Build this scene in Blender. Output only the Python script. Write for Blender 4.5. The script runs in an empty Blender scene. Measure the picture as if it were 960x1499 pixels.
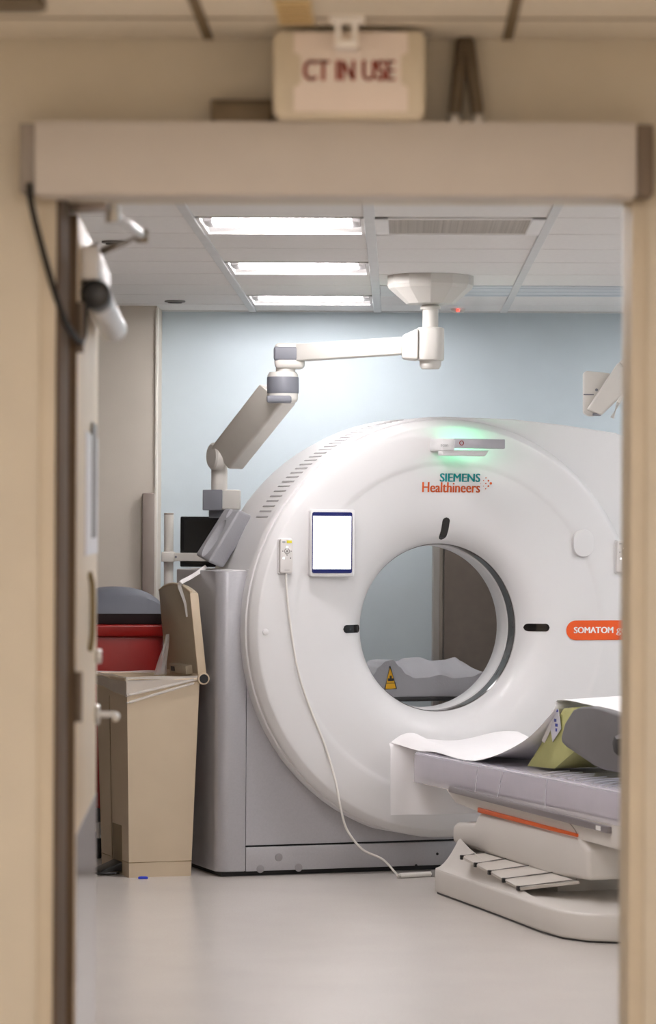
import bpy, bmesh, math, random
from mathutils import Vector, Matrix
random.seed(7)
PI = math.pi
scene = bpy.context.scene
C = scene.collection

# ------------------------------------------------------------------ camera, exposure, world
F_PX, HOR_Y, CAM_Z = 4627.0, 765.0, 1.49
YAWC, ROLLC = math.atan(100 / F_PX), math.radians(0.3)
cam_d = bpy.data.cameras.new('camera')
cam = bpy.data.objects.new('camera', cam_d); C.objects.link(cam)
cam_d.sensor_fit = 'HORIZONTAL'; cam_d.sensor_width = 36.0
cam_d.lens = F_PX / 960 * 36.0
cam_d.shift_y = (HOR_Y - 749.5) / 960
cam_d.clip_start = 0.05; cam_d.clip_end = 60
cam.location = (0, 0, CAM_Z)
cam.rotation_mode = 'XYZ'
cam.matrix_world = Matrix.Translation((0, 0, CAM_Z)) @ Matrix.Rotation(YAWC, 4, 'Z') @ Matrix.Rotation(PI / 2, 4, 'X') @ Matrix.Rotation(ROLLC, 4, 'Z')
cam_d.dof.use_dof = True
cam_d.dof.focus_distance = 13.3
cam_d.dof.aperture_fstop = 5.8
scene.camera = cam
scene.view_settings.view_transform = 'Standard'
scene.view_settings.look = 'None'
scene.view_settings.gamma = 1.0
scene.view_settings.use_curve_mapping = False
scene.view_settings.exposure = 0.12
world = bpy.data.worlds.new('world'); scene.world = world; world.use_nodes = True
world.node_tree.nodes['Background'].inputs[0].default_value = (0.8, 0.78, 0.75, 1)
world.node_tree.nodes['Background'].inputs[1].default_value = 0.05
scene.cycles.use_denoising = True
scene.cycles.max_bounces = 10
scene.cycles.diffuse_bounces = 6
scene.cycles.sample_clamp_indirect = 6.0
ROOM_LIGHT = 46.0       # emission of the scanner room's ceiling troffers
HALL_LIGHT = 58.0       # emission of the unseen troffers added to light the corridor
GREEN_LIGHT = 15.0

# pixel of the photograph -> point of the place at a known depth / height
def ray(px, py):
    dx, dy = px - 480, HOR_Y - py
    c, s = math.cos(ROLLC), math.sin(ROLLC)
    x, y = c * dx - s * dy, s * dx + c * dy
    return Vector((-math.sin(YAWC) * F_PX + math.cos(YAWC) * x, math.cos(YAWC) * F_PX + math.sin(YAWC) * x, y))
CO = Vector((0, 0, CAM_Z))
def P(px, py, Y):
    d = ray(px, py); return CO + d * (Y / d.y)
def PZ(px, py, z):
    d = ray(px, py); return CO + d * ((z - CAM_Z) / d.z)
GYAW = math.radians(21)
G0 = Vector((0.2267, 13.490, 0)); GZ = 1.041
GM = Matrix.Translation(G0) @ Matrix.Rotation(GYAW, 4, 'Z')
GI = GM.inverted()
def PG(px, py, y):                      # on the plane y = const of the scanner's own frame
    n = GM.to_3x3() @ Vector((0, 1, 0)); d = ray(px, py)
    return GI @ (CO + d * ((GM @ Vector((0, y, 0)) - CO).dot(n) / d.dot(n)))
def PX(px, py, x):
    n = GM.to_3x3() @ Vector((1, 0, 0)); d = ray(px, py)
    return GI @ (CO + d * ((GM @ Vector((x, 0, 0)) - CO).dot(n) / d.dot(n)))

# ------------------------------------------------------------------ materials
def lin(c):
    r = []
    for v in c:
        v = v / 255.0
        r.append(v / 12.92 if v <= 0.04045 else ((v + 0.055) / 1.055) ** 2.4)
    return tuple(r) + (1.0,)
MATS = {}
def mat(name, rgb, rough=0.5, metal=0.0, var=0.03, vscale=8.0, bump=0.0, bscale=60.0, coat=0.0, emit=None, estr=0.0, trans=0.0, alpha=1.0, spec=0.5, speck=None):
    if name in MATS: return MATS[name]
    m = bpy.data.materials.new(name); m.use_nodes = True
    nt = m.node_tree; b = nt.nodes['Principled BSDF']
    col = lin(rgb)
    b.inputs['Roughness'].default_value = rough
    b.inputs['Metallic'].default_value = metal
    b.inputs['Specular IOR Level'].default_value = spec
    if coat: b.inputs['Coat Weight'].default_value = coat; b.inputs['Coat Roughness'].default_value = 0.12
    if trans: b.inputs['Transmission Weight'].default_value = trans
    if alpha < 1: b.inputs['Alpha'].default_value = alpha
    tc = nt.nodes.new('ShaderNodeTexCoord')
    nz = nt.nodes.new('ShaderNodeTexNoise'); nz.inputs['Scale'].default_value = vscale; nz.inputs['Detail'].default_value = 4
    nt.links.new(tc.outputs['Object'], nz.inputs['Vector'])
    rp = nt.nodes.new('ShaderNodeValToRGB')
    rp.color_ramp.elements[0].position = 0.3; rp.color_ramp.elements[1].position = 0.7
    rp.color_ramp.elements[0].color = tuple(max(0, v * (1 - var)) for v in col[:3]) + (1,)
    rp.color_ramp.elements[1].color = tuple(min(1, v * (1 + var)) for v in col[:3]) + (1,)
    nt.links.new(nz.outputs['Fac'], rp.inputs['Fac'])
    last = rp.outputs['Color']
    if speck:
        n3 = nt.nodes.new('ShaderNodeTexNoise'); n3.inputs['Scale'].default_value = speck[1]; n3.inputs['Detail'].default_value = 2
        nt.links.new(tc.outputs['Object'], n3.inputs['Vector'])
        r3 = nt.nodes.new('ShaderNodeValToRGB'); r3.color_ramp.elements[0].position = 0.58; r3.color_ramp.elements[1].position = 0.68
        nt.links.new(n3.outputs['Fac'], r3.inputs['Fac'])
        mx = nt.nodes.new('ShaderNodeMix'); mx.data_type = 'RGBA'
        nt.links.new(r3.outputs['Color'], mx.inputs['Factor'])
        nt.links.new(last, mx.inputs['A']); mx.inputs['B'].default_value = lin(speck[0])
        last = mx.outputs['Result']
    nt.links.new(last, b.inputs['Base Color'])
    if bump:
        n2 = nt.nodes.new('ShaderNodeTexNoise'); n2.inputs['Scale'].default_value = bscale; n2.inputs['Detail'].default_value = 3
        nt.links.new(tc.outputs['Object'], n2.inputs['Vector'])
        bp = nt.nodes.new('ShaderNodeBump'); bp.inputs['Strength'].default_value = bump; bp.inputs['Distance'].default_value = 0.01
        nt.links.new(n2.outputs['Fac'], bp.inputs['Height']); nt.links.new(bp.outputs['Normal'], b.inputs['Normal'])
    if emit:
        b.inputs['Emission Color'].default_value = lin(emit); b.inputs['Emission Strength'].default_value = estr
    MATS[name] = m
    return m
M = dict(
    tile=mat('ceiling_tile_white', (238, 236, 234), .9, bump=.25, bscale=220, var=.02, vscale=40),
    bar=mat('grid_bar_white', (216, 217, 217), .5),
    plenum=mat('plenum_dark', (70, 70, 68), .9),
    blue=mat('wall_blue', (194, 206, 212), .75, var=.015, bump=.05, bscale=150),
    beigewall=mat('wall_beige', (206, 198, 186), .8, var=.015, bump=.05, bscale=150),
    hallwall=mat('wall_tan', (212, 204, 188), .75, var=.02, bump=.06, bscale=120),
    hallceil=mat('hall_tile', (228, 221, 208), .9, var=.03, vscale=30, bump=.2, bscale=200),
    hallbar=mat('hall_grid_bar', (120, 104, 80), .7),
    floor=mat('floor_vinyl', (208, 202, 196), .26, var=.025, vscale=3, bump=.015, bscale=40, speck=((192, 184, 174), 260)),
    frame=mat('frame_tan_paint', (205, 194, 174), .5),
    jamb=mat('jamb_brown', (98, 80, 62), .8),
    leaf=mat('door_laminate', (214, 196, 168), .35, var=.04, vscale=5),
    steel=mat('brushed_steel', (205, 205, 210), .16, metal=1, var=.03, vscale=60),
    satin=mat('satin_metal', (205, 204, 202), .32, metal=.8),
    alu=mat('operator_aluminium', (202, 196, 190), .5, var=.02),
    caplg=mat('cap_grey', (150, 142, 134), .6), capdk=mat('cap_dark', (112, 98, 84), .6),
    black=mat('black_plastic', (16, 16, 17), .4), rubber=mat('black_rubber', (24, 23, 22), .7),
    white=mat('gantry_white', (221, 220, 220), .38, var=.008, vscale=3, coat=.15),
    white2=mat('arm_white', (212, 209, 203), .42, var=.01),
    offwhite=mat('table_white', (222, 217, 211), .42, var=.012, vscale=4),
    silver=mat('cabinet_silver', (174, 173, 177), .34, metal=.25, var=.03, vscale=120),
    seam=mat('seam_dark', (30, 30, 32), .7),
    groove=mat('louvre_grey', (168, 166, 166), .6),
    greybar=mat('handle_grey', (176, 174, 180), .4),
    slate=mat('joint_slate', (116, 118, 126), .5),
    glassdk=mat('window_dark', (66, 64, 63), .12, var=.35, vscale=14),
    lens=mat('laser_window', (22, 21, 21), .12, var=.3, vscale=30),
    teal=mat('print_teal', (0, 148, 150), .5), orange=mat('print_orange', (208, 90, 32), .45),
    pill=mat('badge_orange', (226, 86, 22), .4), printw=mat('print_white', (250, 248, 246), .5),
    red=mat('print_red', (200, 74, 54), .5),
    brownred=mat('ring_red', (140, 40, 42), .5),
    navy=mat('tablet_navy', (18, 24, 92), .25),
    foam=mat('foam_grey', (150, 150, 154), .6, bump=.15, bscale=120, var=.03),
    foam2=mat('foam_grey_light', (164, 164, 168), .62, bump=.15, bscale=120),
    yellow=mat('label_yellow', (236, 178, 20), .5), yel2=mat('label_yellow_pale', (226, 214, 60), .5),
    binb=mat('bin_beige', (192, 175, 150), .45, var=.03, vscale=6),
    binlid=mat('lid_beige', (178, 166, 144), .5, var=.05, vscale=6),
    bag=mat('bag_film', (232, 228, 224), .3, alpha=.38, var=.05, vscale=12, bump=.15, bscale=20),
    redbin=mat('bin_red', (146, 16, 12), .35, var=.05),
    darkpad=mat('pad_charcoal', (90, 93, 102), .55, var=.04), darkunder=mat('pad_under', (40, 32, 34), .7),
    guard=mat('guard_taupe', (142, 130, 122), .5),
    taupe=mat('cabinet_taupe', (112, 102, 92), .55, var=.06, vscale=20), taupel=mat('cabinet_edge', (156, 152, 146), .5),
    matt=mat('mattress_grey', (214, 209, 216), .45, var=.03, vscale=5),
    film=mat('plastic_film', (226, 222, 234), .14, alpha=.40, var=.03, bump=.10, bscale=14),
    crease_glint=mat('film_crease_glint', (240, 237, 246), .15, coat=.5),  # pale tone for film creases and the highlight drawn along the edge
    rail=mat('rail_grey', (142, 136, 138), .35, metal=.3),
    paper=mat('paper_white', (244, 242, 243), .8, var=.01),
    green=mat('pillow_green', (182, 181, 122), .75, var=.06, bump=.2, bscale=90),
    armpad=mat('armpad_grey', (112, 110, 112), .55, var=.05),
    blueink=mat('print_blue', (70, 80, 170), .6), bluetape=mat('tape_blue', (28, 52, 190), .6),
    cream=mat('pole_cream', (224, 220, 212), .45),
    screenblk=mat('monitor_black', (18, 19, 21), .22),
    cord=mat('cord_white', (228, 224, 218), .5),
    signbox=mat('sign_housing', (222, 212, 192), .5), signpanel=mat('sign_panel', (246, 234, 226), .6),
    lamp=mat('lamp_lens', (255, 255, 255), .5, emit=(255, 250, 251), estr=ROOM_LIGHT),
    hallfill=mat('hall_fill_lens', (255, 255, 255), .5, emit=(255, 244, 238), estr=HALL_LIGHT),
    reflector=mat('reflector_white', (244, 243, 242), .5),
    screen=mat('screen_lit', (255, 255, 255), .4, emit=(250, 251, 255), estr=1.5),
    led=mat('led_red', (255, 60, 50), .4, emit=(255, 50, 40), estr=6), ledw=mat('led_white', (255, 255, 255), .4, emit=(255, 255, 255), estr=3),
    ledg=mat('led_green', (120, 255, 190), .4, emit=(124, 255, 190), estr=GREEN_LIGHT),
    mesh=mat('vent_mesh', (212, 208, 204), .7, var=.2, vscale=300), blueduct=mat('diffuser_bluegrey', (212, 217, 222), .5),
)

# ------------------------------------------------------------------ mesh helpers
MW = {}
I4 = Matrix.Identity(4)
def newbm(): return bmesh.new()
def bevel(bm, w, seg=2, ang=30):
    es = [e for e in bm.edges if len(e.link_faces) == 2 and e.calc_face_angle(0) > math.radians(ang)]
    if es and w > 0: bmesh.ops.bevel(bm, geom=es, offset=w, segments=seg, profile=.5, affect='EDGES', clamp_overlap=True)
    return bm
def merge(dst, src):
    me = bpy.data.meshes.new('tmp'); src.to_mesh(me); src.free(); dst.from_mesh(me); bpy.data.meshes.remove(me); return dst
def box(x0, x1, y0, y1, z0, z1, bv=0, seg=2, bm=None):
    b = bmesh.new()
    bmesh.ops.create_cube(b, size=1)
    for v in b.verts:
        v.co = Vector(((x0 + x1) / 2 + v.co.x * (x1 - x0), (y0 + y1) / 2 + v.co.y * (y1 - y0), (z0 + z1) / 2 + v.co.z * (z1 - z0)))
    if bv: bevel(b, bv, seg)
    return merge(bm, b) if bm is not None else b
def basis(ax):
    ax = Vector(ax).normalized()
    up = Vector((0, 0, 1)) if abs(ax.z) < .95 else Vector((1, 0, 0))
    s = ax.cross(up).normalized(); return ax, s, s.cross(ax).normalized()
def cyl(p0, p1, r0, r1=None, seg=24, bv=0, bm=None):
    b = bmesh.new(); p0 = Vector(p0); p1 = Vector(p1); r1 = r0 if r1 is None else r1
    ax, s, u = basis(p1 - p0)
    A = [b.verts.new(p0 + (s * math.cos(2 * PI * i / seg) + u * math.sin(2 * PI * i / seg)) * r0) for i in range(seg)]
    B = [b.verts.new(p1 + (s * math.cos(2 * PI * i / seg) + u * math.sin(2 * PI * i / seg)) * r1) for i in range(seg)]
    for i in range(seg):
        j = (i + 1) % seg; b.faces.new((A[i], A[j], B[j], B[i]))
    b.faces.new(A[::-1]); b.faces.new(B)
    bmesh.ops.recalc_face_normals(b, faces=b.faces)
    if bv: bevel(b, bv, 2, 50)
    return merge(bm, b) if bm is not None else b
def tube(path, r, seg=8, bm=None):
    b = bmesh.new(); pts = [Vector(p) for p in path]; rings = []
    prev = None
    for i, p in enumerate(pts):
        d = (pts[min(i + 1, len(pts) - 1)] - pts[max(i - 1, 0)]).normalized()
        if prev is None: _, s, u = basis(d)
        else:
            s = (prev - d * prev.dot(d)).normalized(); u = d.cross(s)
        prev = s
        rings.append([b.verts.new(p + (s * math.cos(2 * PI * k / seg) + u * math.sin(2 * PI * k / seg)) * r) for k in range(seg)])
    for a, c in zip(rings, rings[1:]):
        for k in range(seg): b.faces.new((a[k], a[(k + 1) % seg], c[(k + 1) % seg], c[k]))
    b.faces.new(rings[0][::-1]); b.faces.new(rings[-1])
    bmesh.ops.recalc_face_normals(b, faces=b.faces)
    return merge(bm, b) if bm is not None else b
def smooth(pts, n=8):                   # Catmull-Rom through the points
    pts = [Vector(p) for p in pts]; out = []
    for i in range(len(pts) - 1):
        p0 = pts[max(i - 1, 0)]; p1 = pts[i]; p2 = pts[i + 1]; p3 = pts[min(i + 2, len(pts) - 1)]
        for k in range(n):
            t = k / n
            out.append(.5 * ((2 * p1) + (p2 - p0) * t + (2 * p0 - 5 * p1 + 4 * p2 - p3) * t * t + (3 * p1 - p0 - 3 * p2 + p3) * t ** 3))
    out.append(pts[-1]); return out
def prism(poly, axis, a0, a1, bv=0, seg=2, ang=30, bm=None):
    """poly: 2-D outline; axis 'x' -> (y,z), 'y' -> (x,z), 'z' -> (x,y)"""
    b = bmesh.new()
    def mk(p, a): return Vector((a, p[0], p[1])) if axis == 'x' else Vector((p[0], a, p[1])) if axis == 'y' else Vector((p[0], p[1], a))
    A = [b.verts.new(mk(p, a0)) for p in poly]; B = [b.verts.new(mk(p, a1)) for p in poly]; n = len(poly)
    for i in range(n): b.faces.new((A[i], A[(i + 1) % n], B[(i + 1) % n], B[i]))
    b.faces.new(A[::-1]); b.faces.new(B)
    bmesh.ops.recalc_face_normals(b, faces=b.faces)
    if bv: bevel(b, bv, seg, ang)
    return merge(bm, b) if bm is not None else b
def hexa(pts, bv=0, seg=3):             # 4 bottom + 4 top corners
    b = bmesh.new(); v = [b.verts.new(Vector(p)) for p in pts]
    for f in ((0, 1, 2, 3), (4, 5, 6, 7), (0, 1, 5, 4), (1, 2, 6, 5), (2, 3, 7, 6), (3, 0, 4, 7)): b.faces.new([v[i] for i in f])
    bmesh.ops.recalc_face_normals(b, faces=b.faces)
    if bv: bevel(b, bv, seg)
    return b
def lathe(prof, c, axis='y', seg=128, bm=None):
    """prof: list of (radius, offset along axis) around point c"""
    b = bmesh.new(); c = Vector(c); R = []
    for r, a in prof:
        ring = []
        for i in range(seg):
            t = 2 * PI * i / seg
            o = Vector((r * math.cos(t), a, r * math.sin(t))) if axis == 'y' else Vector((r * math.cos(t), r * math.sin(t), a))
            ring.append(b.verts.new(c + o))
        R.append(ring)
    for p, q in zip(R, R[1:]):
        for i in range(seg):
            j = (i + 1) % seg; b.faces.new((p[i], p[j], q[j], q[i]))
    bmesh.ops.recalc_face_normals(b, faces=b.faces)
    return merge(bm, b) if bm is not None else b
def gridsurf(fn, nu, nv, thick=0):
    b = bmesh.new(); V = [[b.verts.new(Vector(fn(i / nu, j / nv))) for j in range(nv + 1)] for i in range(nu + 1)]
    for i in range(nu):
        for j in range(nv): b.faces.new((V[i][j], V[i + 1][j], V[i + 1][j + 1], V[i][j + 1]))
    if thick:
        b.normal_update()
        bmesh.ops.solidify(b, geom=list(b.faces), thickness=thick)
    bmesh.ops.recalc_face_normals(b, faces=b.faces)
    return b
def rrect(x0, x1, y0, y1, r, n=6):
    out = []
    for cx, cy, a in ((x1 - r, y1 - r, 0), (x0 + r, y1 - r, 90), (x0 + r, y0 + r, 180), (x1 - r, y0 + r, 270)):
        for k in range(n + 1):
            t = math.radians(a + 90 * k / n); out.append((cx + r * math.cos(t), cy + r * math.sin(t)))
    return out
def obj(name, bm, m, parent=None, space=None, sm=True, kind=None, sharp=35):
    S = I4 if space is None else space
    PM = MW[parent] if parent is not None else I4
    bm.transform(PM.inverted() @ S)
    me = bpy.data.meshes.new(name); bm.to_mesh(me); bm.free()
    me.materials.append(M[m] if isinstance(m, str) else m)
    if sm:
        me.shade_smooth(); me.set_sharp_from_angle(angle=math.radians(sharp))
    o = bpy.data.objects.new(name, me); C.objects.link(o)
    if parent is not None: o.parent = parent
    MW[o] = PM
    if kind: o['kind'] = kind
    return o
def tag(o, label, cat=None, group=None, kind=None):
    o['label'] = label
    if cat: o['category'] = cat
    if group: o['group'] = group
    if kind: o['kind'] = kind
    return o
def thing(name, label, cat, loc=(0, 0, 0), rot=0, group=None, kind=None):
    o = bpy.data.objects.new(name, None); C.objects.link(o)
    o.empty_display_size = .1
    o.location = loc; o.rotation_euler = (0, 0, rot)
    MW[o] = Matrix.Translation(loc) @ Matrix.Rotation(rot, 4, 'Z')
    return tag(o, label, cat, group, kind)
def copy_tree(o, parent=None, loc=None, label=None):
    c = o.copy(); C.objects.link(c)
    if parent is not None: c.parent = parent
    if loc is not None: c.location = loc
    if label: c['label'] = label
    for ch in list(o.children): copy_tree(ch, c)
    return c
def text_bm(s, size, bold=0.0, width=None, depth=.0):
    cu = bpy.data.curves.new('t', 'FONT'); cu.body = s; cu.size = size; cu.offset = bold; cu.extrude = depth
    cu.align_x = 'LEFT'; cu.resolution_u = 3
    o = bpy.data.objects.new('t', cu); C.objects.link(o)
    dg = bpy.context.evaluated_depsgraph_get(); dg.update()
    me = bpy.data.meshes.new_from_object(o.evaluated_get(dg))
    b = bmesh.new(); b.from_mesh(me)
    bpy.data.objects.remove(o); bpy.data.curves.remove(cu); bpy.data.meshes.remove(me)
    xs = [v.co.x for v in b.verts]; ys = [v.co.y for v in b.verts]
    x0, x1, y0 = min(xs), max(xs), min(ys)
    for v in b.verts:
        v.co.x -= x0
        if width: v.co.x *= width / (x1 - x0)
    return b
def text_fit(s, x0, x1, y0, y1, bold=0.0):   # flat text filling a rectangle, in the XY plane
    b0 = text_bm(s, 1.0, 0); b = bmesh.new()
    me = bpy.data.meshes.new('tmp'); b0.to_mesh(me); b0.free()
    for k in (-1, 0, 1) if bold else (0,):
        for v in me.vertices: v.co.x += bold * (k + 1 if k == -1 else 1)
        b.from_mesh(me)
    bpy.data.meshes.remove(me)
    xs = [v.co.x for v in b.verts]; ys = [v.co.y for v in b.verts]
    ax, bx, ay, by = min(xs), max(xs), min(ys), max(ys)
    for v in b.verts:
        v.co = Vector((x0 + (v.co.x - ax) / (bx - ax) * (x1 - x0), y0 + (v.co.y - ay) / (by - ay) * (y1 - y0), 0))
    return b

# ------------------------------------------------------------------ the setting
CEIL = 2.514
RX0, RX1, RY0, RY1 = -1.98, 3.02, 6.90, 15.30      # scanner room
HX0, HX1, HY0, HY1 = -2.02, 2.06, -1.6, 6.68       # corridor
OX0, OX1, OZ = -0.723, 0.492, 2.185                # door opening
def struct(name, bm, m, label, cat, **k):
    o = obj(name, bm, m, **k); return tag(o, label, cat, kind='structure')
struct('floor', box(-2.4, 3.4, -1.8, 15.6, -.1, 0), 'floor', 'pale grey speckled vinyl floor of the scanner room and corridor', 'floor', sm=False)
struct('wall_back', box(RX0 - .1, RX1 + .1, RY1, RY1 + .12, 0, 2.62), 'blue', 'pale blue painted wall behind the scanner', 'wall', sm=False)
struct('wall_left', box(RX0 - .12, RX0, RY0, RY1 + .12, 0, 2.62), 'taupe', 'unseen side wall behind the open door, dark brown to cut bounced light', 'wall', sm=False)  # unseen wall, darkened so the bin and cabinet sides fall into shade
struct('wall_right', box(RX1, RX1 + .12, RY0, RY1 + .12, 0, 2.62), 'blue', 'pale blue painted side wall out of sight right of the scanner', 'wall', sm=False)
bm = box(-2.4, OX0 - .03, HY1, RY0, 0, 2.62)
box(OX1 + .03, 3.4, HY1, RY0, 0, 2.62, bm=bm); box(OX0 - .03, OX1 + .03, HY1, RY0, OZ + .03, 2.62, bm=bm)
struct('wall_front', bm, 'hallwall', 'tan painted corridor wall around the scanner room doorway', 'wall', sm=False)
struct('wall_corridor_left', box(HX0 - .12, HX0, HY0, HY1, 0, 2.62), 'hallwall', 'tan corridor wall on the left, out of frame', 'wall', sm=False)
struct('wall_corridor_right', box(HX1, HX1 + .12, HY0, HY1, 0, 2.62), 'hallwall', 'tan corridor wall on the right, out of frame', 'wall', sm=False)
struct('wall_corridor_end', box(HX0 - .12, HX1 + .12, HY0 - .12, HY0, 0, 2.62), 'hallwall', 'tan corridor end wall behind the viewer', 'wall', sm=False)
# beige column in the back left corner, its metal edge and its taupe guard
pc = struct('wall_column', box(RX0, -1.14, 14.98, RY1, 0, CEIL), 'beigewall', 'beige boxed-out column left of the blue wall', 'wall', sm=False)
struct('trim_1', box(-1.147, -1.134, 14.972, 15.0, 0, CEIL - .01, .002), mat('edge_cream', (224, 220, 210), .5), 'cream corner bead down the edge of the beige column', 'trim')
struct('trim_2', box(-1.203, -1.146, 14.945, 14.975, .1, 1.625, .006), 'guard', 'dark taupe guard strip on the lower beige column', 'trim')
struct('baseboard_back', box(-1.14, RX1, RY1 - .012, RY1, 0, .1, .003), 'guard', 'taupe vinyl base strip along the blue wall', 'baseboard')
struct('baseboard_left', box(RX0, -1.14, 14.968, 14.98, 0, .1, .003), 'guard', 'taupe vinyl base strip along the foot of the column', 'baseboard')

# --- scanner-room ceiling: slab, tiles and grid bars
ce = struct('ceiling', box(RX0 - .1, RX1 + .1, RY0 - .02, RY1 + .1, CEIL + .10, CEIL + .16), 'plenum', 'white tiled suspended ceiling of the scanner room', 'ceiling', sm=False)
T = .6075
cols = [(RX0, -.699), (-.699, -.096), (-.096, .513), (.513, 1.73), (1.73, 2.335), (2.335, RX1)]
rows = [10.592 + T * k for k in range(-6, 8)]
edges = [RY0] + [r for r in rows if r > RY0 + .05] + [RY1]
def rowof(y): return min(range(len(edges)), key=lambda i: abs(edges[i] - y))
r1, r2, r3 = rowof(10.592), rowof(12.414), rowof(14.237)
r0 = rowof(8.77)
special = {(1, r) for r in (r0, r1, r2, r3)} | {(4, r) for r in (r0, r1, r2, r3)} | {(2, r1)} | {(2, rowof(13.63)), (3, rowof(13.63))}
shared = {}
for ci, (a, b_) in enumerate(cols):
    for ri in range(len(edges) - 1):
        if (ci, ri) in special: continue
        y0, y1 = edges[ri], edges[ri + 1]
        w, d = round(b_ - a - .012, 3), round(y1 - y0 - .020, 3)
        if (w, d) not in shared:
            o = obj('ceiling_tile', box(-w / 2, w / 2, -d / 2, d / 2, 0, .016, .002, 1), 'tile', ce, sm=False); shared[(w, d)] = o.data
        else:
            o = bpy.data.objects.new('ceiling_tile', shared[(w, d)]); C.objects.link(o); o.parent = ce
        o.location = ((a + b_) / 2, (y0 + y1) / 2, CEIL)
for k, x in enumerate([c[0] for c in cols[1:]]):
    w = .017 if k != 1 else .019
    obj('grid_bar', box(x - w, x + w, RY0, RY1, CEIL - .007, CEIL + .02, .002, 1), 'bar', ce)
gb = None
for y in edges[1:-1]:
    o = obj('grid_bar', box(RX0, RX1, -.0115, .0115, CEIL + .006, CEIL + .014), mat('grid_bar_shade', (96, 94, 92), .7), ce, sm=False) if gb is None else gb.copy()
    if gb is None: gb = o
    else: C.objects.link(o)
    o.location.y = y
obj('wall_angle', box(-1.14, RX1, RY1 - .02, RY1, CEIL - .006, CEIL, .001, 1), 'bar', ce)

# --- corridor ceiling
ch = struct('ceiling', box(HX0 - .1, HX1 + .1, HY0 - .1, HY1, CEIL + .08, CEIL + .14), 'plenum', 'cream tiled suspended ceiling of the corridor before the doorway', 'ceiling', sm=False)
hx = [HX0, -1.62, -1.01, -.402, .229, .84, 1.45, HX1]
hy = [HY0] + [6.405 - 1.22 * k for k in range(6, -1, -1) if 6.405 - 1.22 * k > HY0 + .1] + [HY1]
HLIGHT = {(3, 2), (3, 4), (1, 3), (5, 3)}
hshared = {}
for i in range(len(hx) - 1):
    for j in range(len(hy) - 1):
        if (i, j) in HLIGHT: continue
        w, d = round(hx[i + 1] - hx[i] - .014, 3), round(hy[j + 1] - hy[j] - .014, 3)
        if (w, d) not in hshared:
            o = obj('ceiling_tile', box(-w / 2, w / 2, -d / 2, d / 2, 0, .016, .002, 1), 'hallceil', ch, sm=False); hshared[(w, d)] = o.data
        else:
            o = bpy.data.objects.new('ceiling_tile', hshared[(w, d)]); C.objects.link(o); o.parent = ch
        o.location = ((hx[i] + hx[i + 1]) / 2, (hy[j] + hy[j + 1]) / 2, CEIL - .002)
for x in hx[1:-1]: obj('grid_bar', box(x - .011, x + .011, HY0, HY1, CEIL - .004, CEIL + .02), 'hallbar', ch, sm=False)
for y in hy[1:-1]: obj('grid_bar', box(HX0, HX1, y - .008, y + .008, CEIL - .003, CEIL + .02), 'hallbar', ch, sm=False)

# ------------------------------------------------------------------ ceiling lights
def make_light(label, w, d, lamp, cat='light', group='recessed ceiling lights', bs=.2):
    t = thing('ceiling_light', label, cat, (0, 0, 0), 0, group)
    # housing: a recessed white tray, open below
    h = .085
    b = box(-w / 2, w / 2, -d / 2, d / 2, h, h + .008)
    for s in (-1, 1):
        box(s * w / 2 - .012, s * w / 2 + .012, -d / 2, d / 2, -.004, h, bm=b)
        box(-w / 2, w / 2, s * (d / 2 - .006) - .006, s * (d / 2 - .006) + .006, -.004, h, bm=b)
    obj('housing', b, 'reflector', t, sm=False)
    # sloped reflectors either side of the lamp basket
    for s in (-1, 1):
        b = newbm()
        v = [b.verts.new(p) for p in ((-w / 2 + .012, s * (d / 2 - .012), .002), (w / 2 - .012, s * (d / 2 - .012), .002), (w / 2 - .012, s * bs / 2, h - .01), (-w / 2 + .012, s * bs / 2, h - .01))]
        b.faces.new(v); bmesh.ops.solidify(b, geom=list(b.faces), thickness=.002)
        obj('reflector', b, 'reflector', t, sm=False)
    obj('lamp_lens', prism(rrect(-bs / 2, bs / 2, .002, h - .012, .02), 'x', -w / 2 + .045, w / 2 - .045), lamp, t)
    for s in (-1, 1):
        obj('end_cap', box(min(s * (w / 2 - .045), s * (w / 2 - .014)), max(s * (w / 2 - .045), s * (w / 2 - .014)), -bs / 2, bs / 2, .003, h - .012, .004), mat('endcap_grey', (206, 204, 206), .5), t)
    return t
def cell(ci, ri): return ((cols[ci][0] + cols[ci][1]) / 2, (edges[ri] + edges[ri + 1]) / 2, CEIL)
lw, ld = .565, .595
names = {r1: 'lit recessed ceiling light nearest the doorway, largest of the row', r2: 'lit recessed ceiling light in the middle of the row', r3: 'lit recessed ceiling light farthest back, near the blue wall'}
L0 = make_light(names[r1], lw, ld, 'lamp'); L0.location = cell(1, r1)
for r in (r2, r3): copy_tree(L0, loc=cell(1, r), label=names[r])
extra = {(1, r0): 'lit recessed ceiling light hidden above the door lintel', (4, r0): 'unseen ceiling light added at right to light the scanner, first of its row', (4, r1): 'unseen ceiling light added at right to light the scanner, second of its row', (4, r2): 'unseen ceiling light added at right to light the scanner, third of its row', (4, r3): 'unseen ceiling light added at right to light the scanner, last of its row'}  # right-hand column is unseen, added to light the scanner from that side
for k, lb in extra.items(): copy_tree(L0, loc=cell(*k), label=lb)
H0 = None  # corridor fixtures are out of view, added to brighten the corridor
for (i, j), lb in zip(sorted(HLIGHT), ('ceiling light added out of frame on the left to light the corridor', 'ceiling light added above the viewer to light the corridor', 'ceiling light added out of frame ahead of the viewer to light the corridor', 'ceiling light added out of frame on the right to light the corridor')):
    loc = ((hx[i] + hx[i + 1]) / 2, (hy[j] + hy[j + 1]) / 2, CEIL)
    if H0 is None: H0 = make_light(lb, .58, 1.19, 'hallfill', group='added corridor ceiling lights', bs=.3); H0.location = loc
    else: copy_tree(H0, loc=loc, label=lb)
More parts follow.
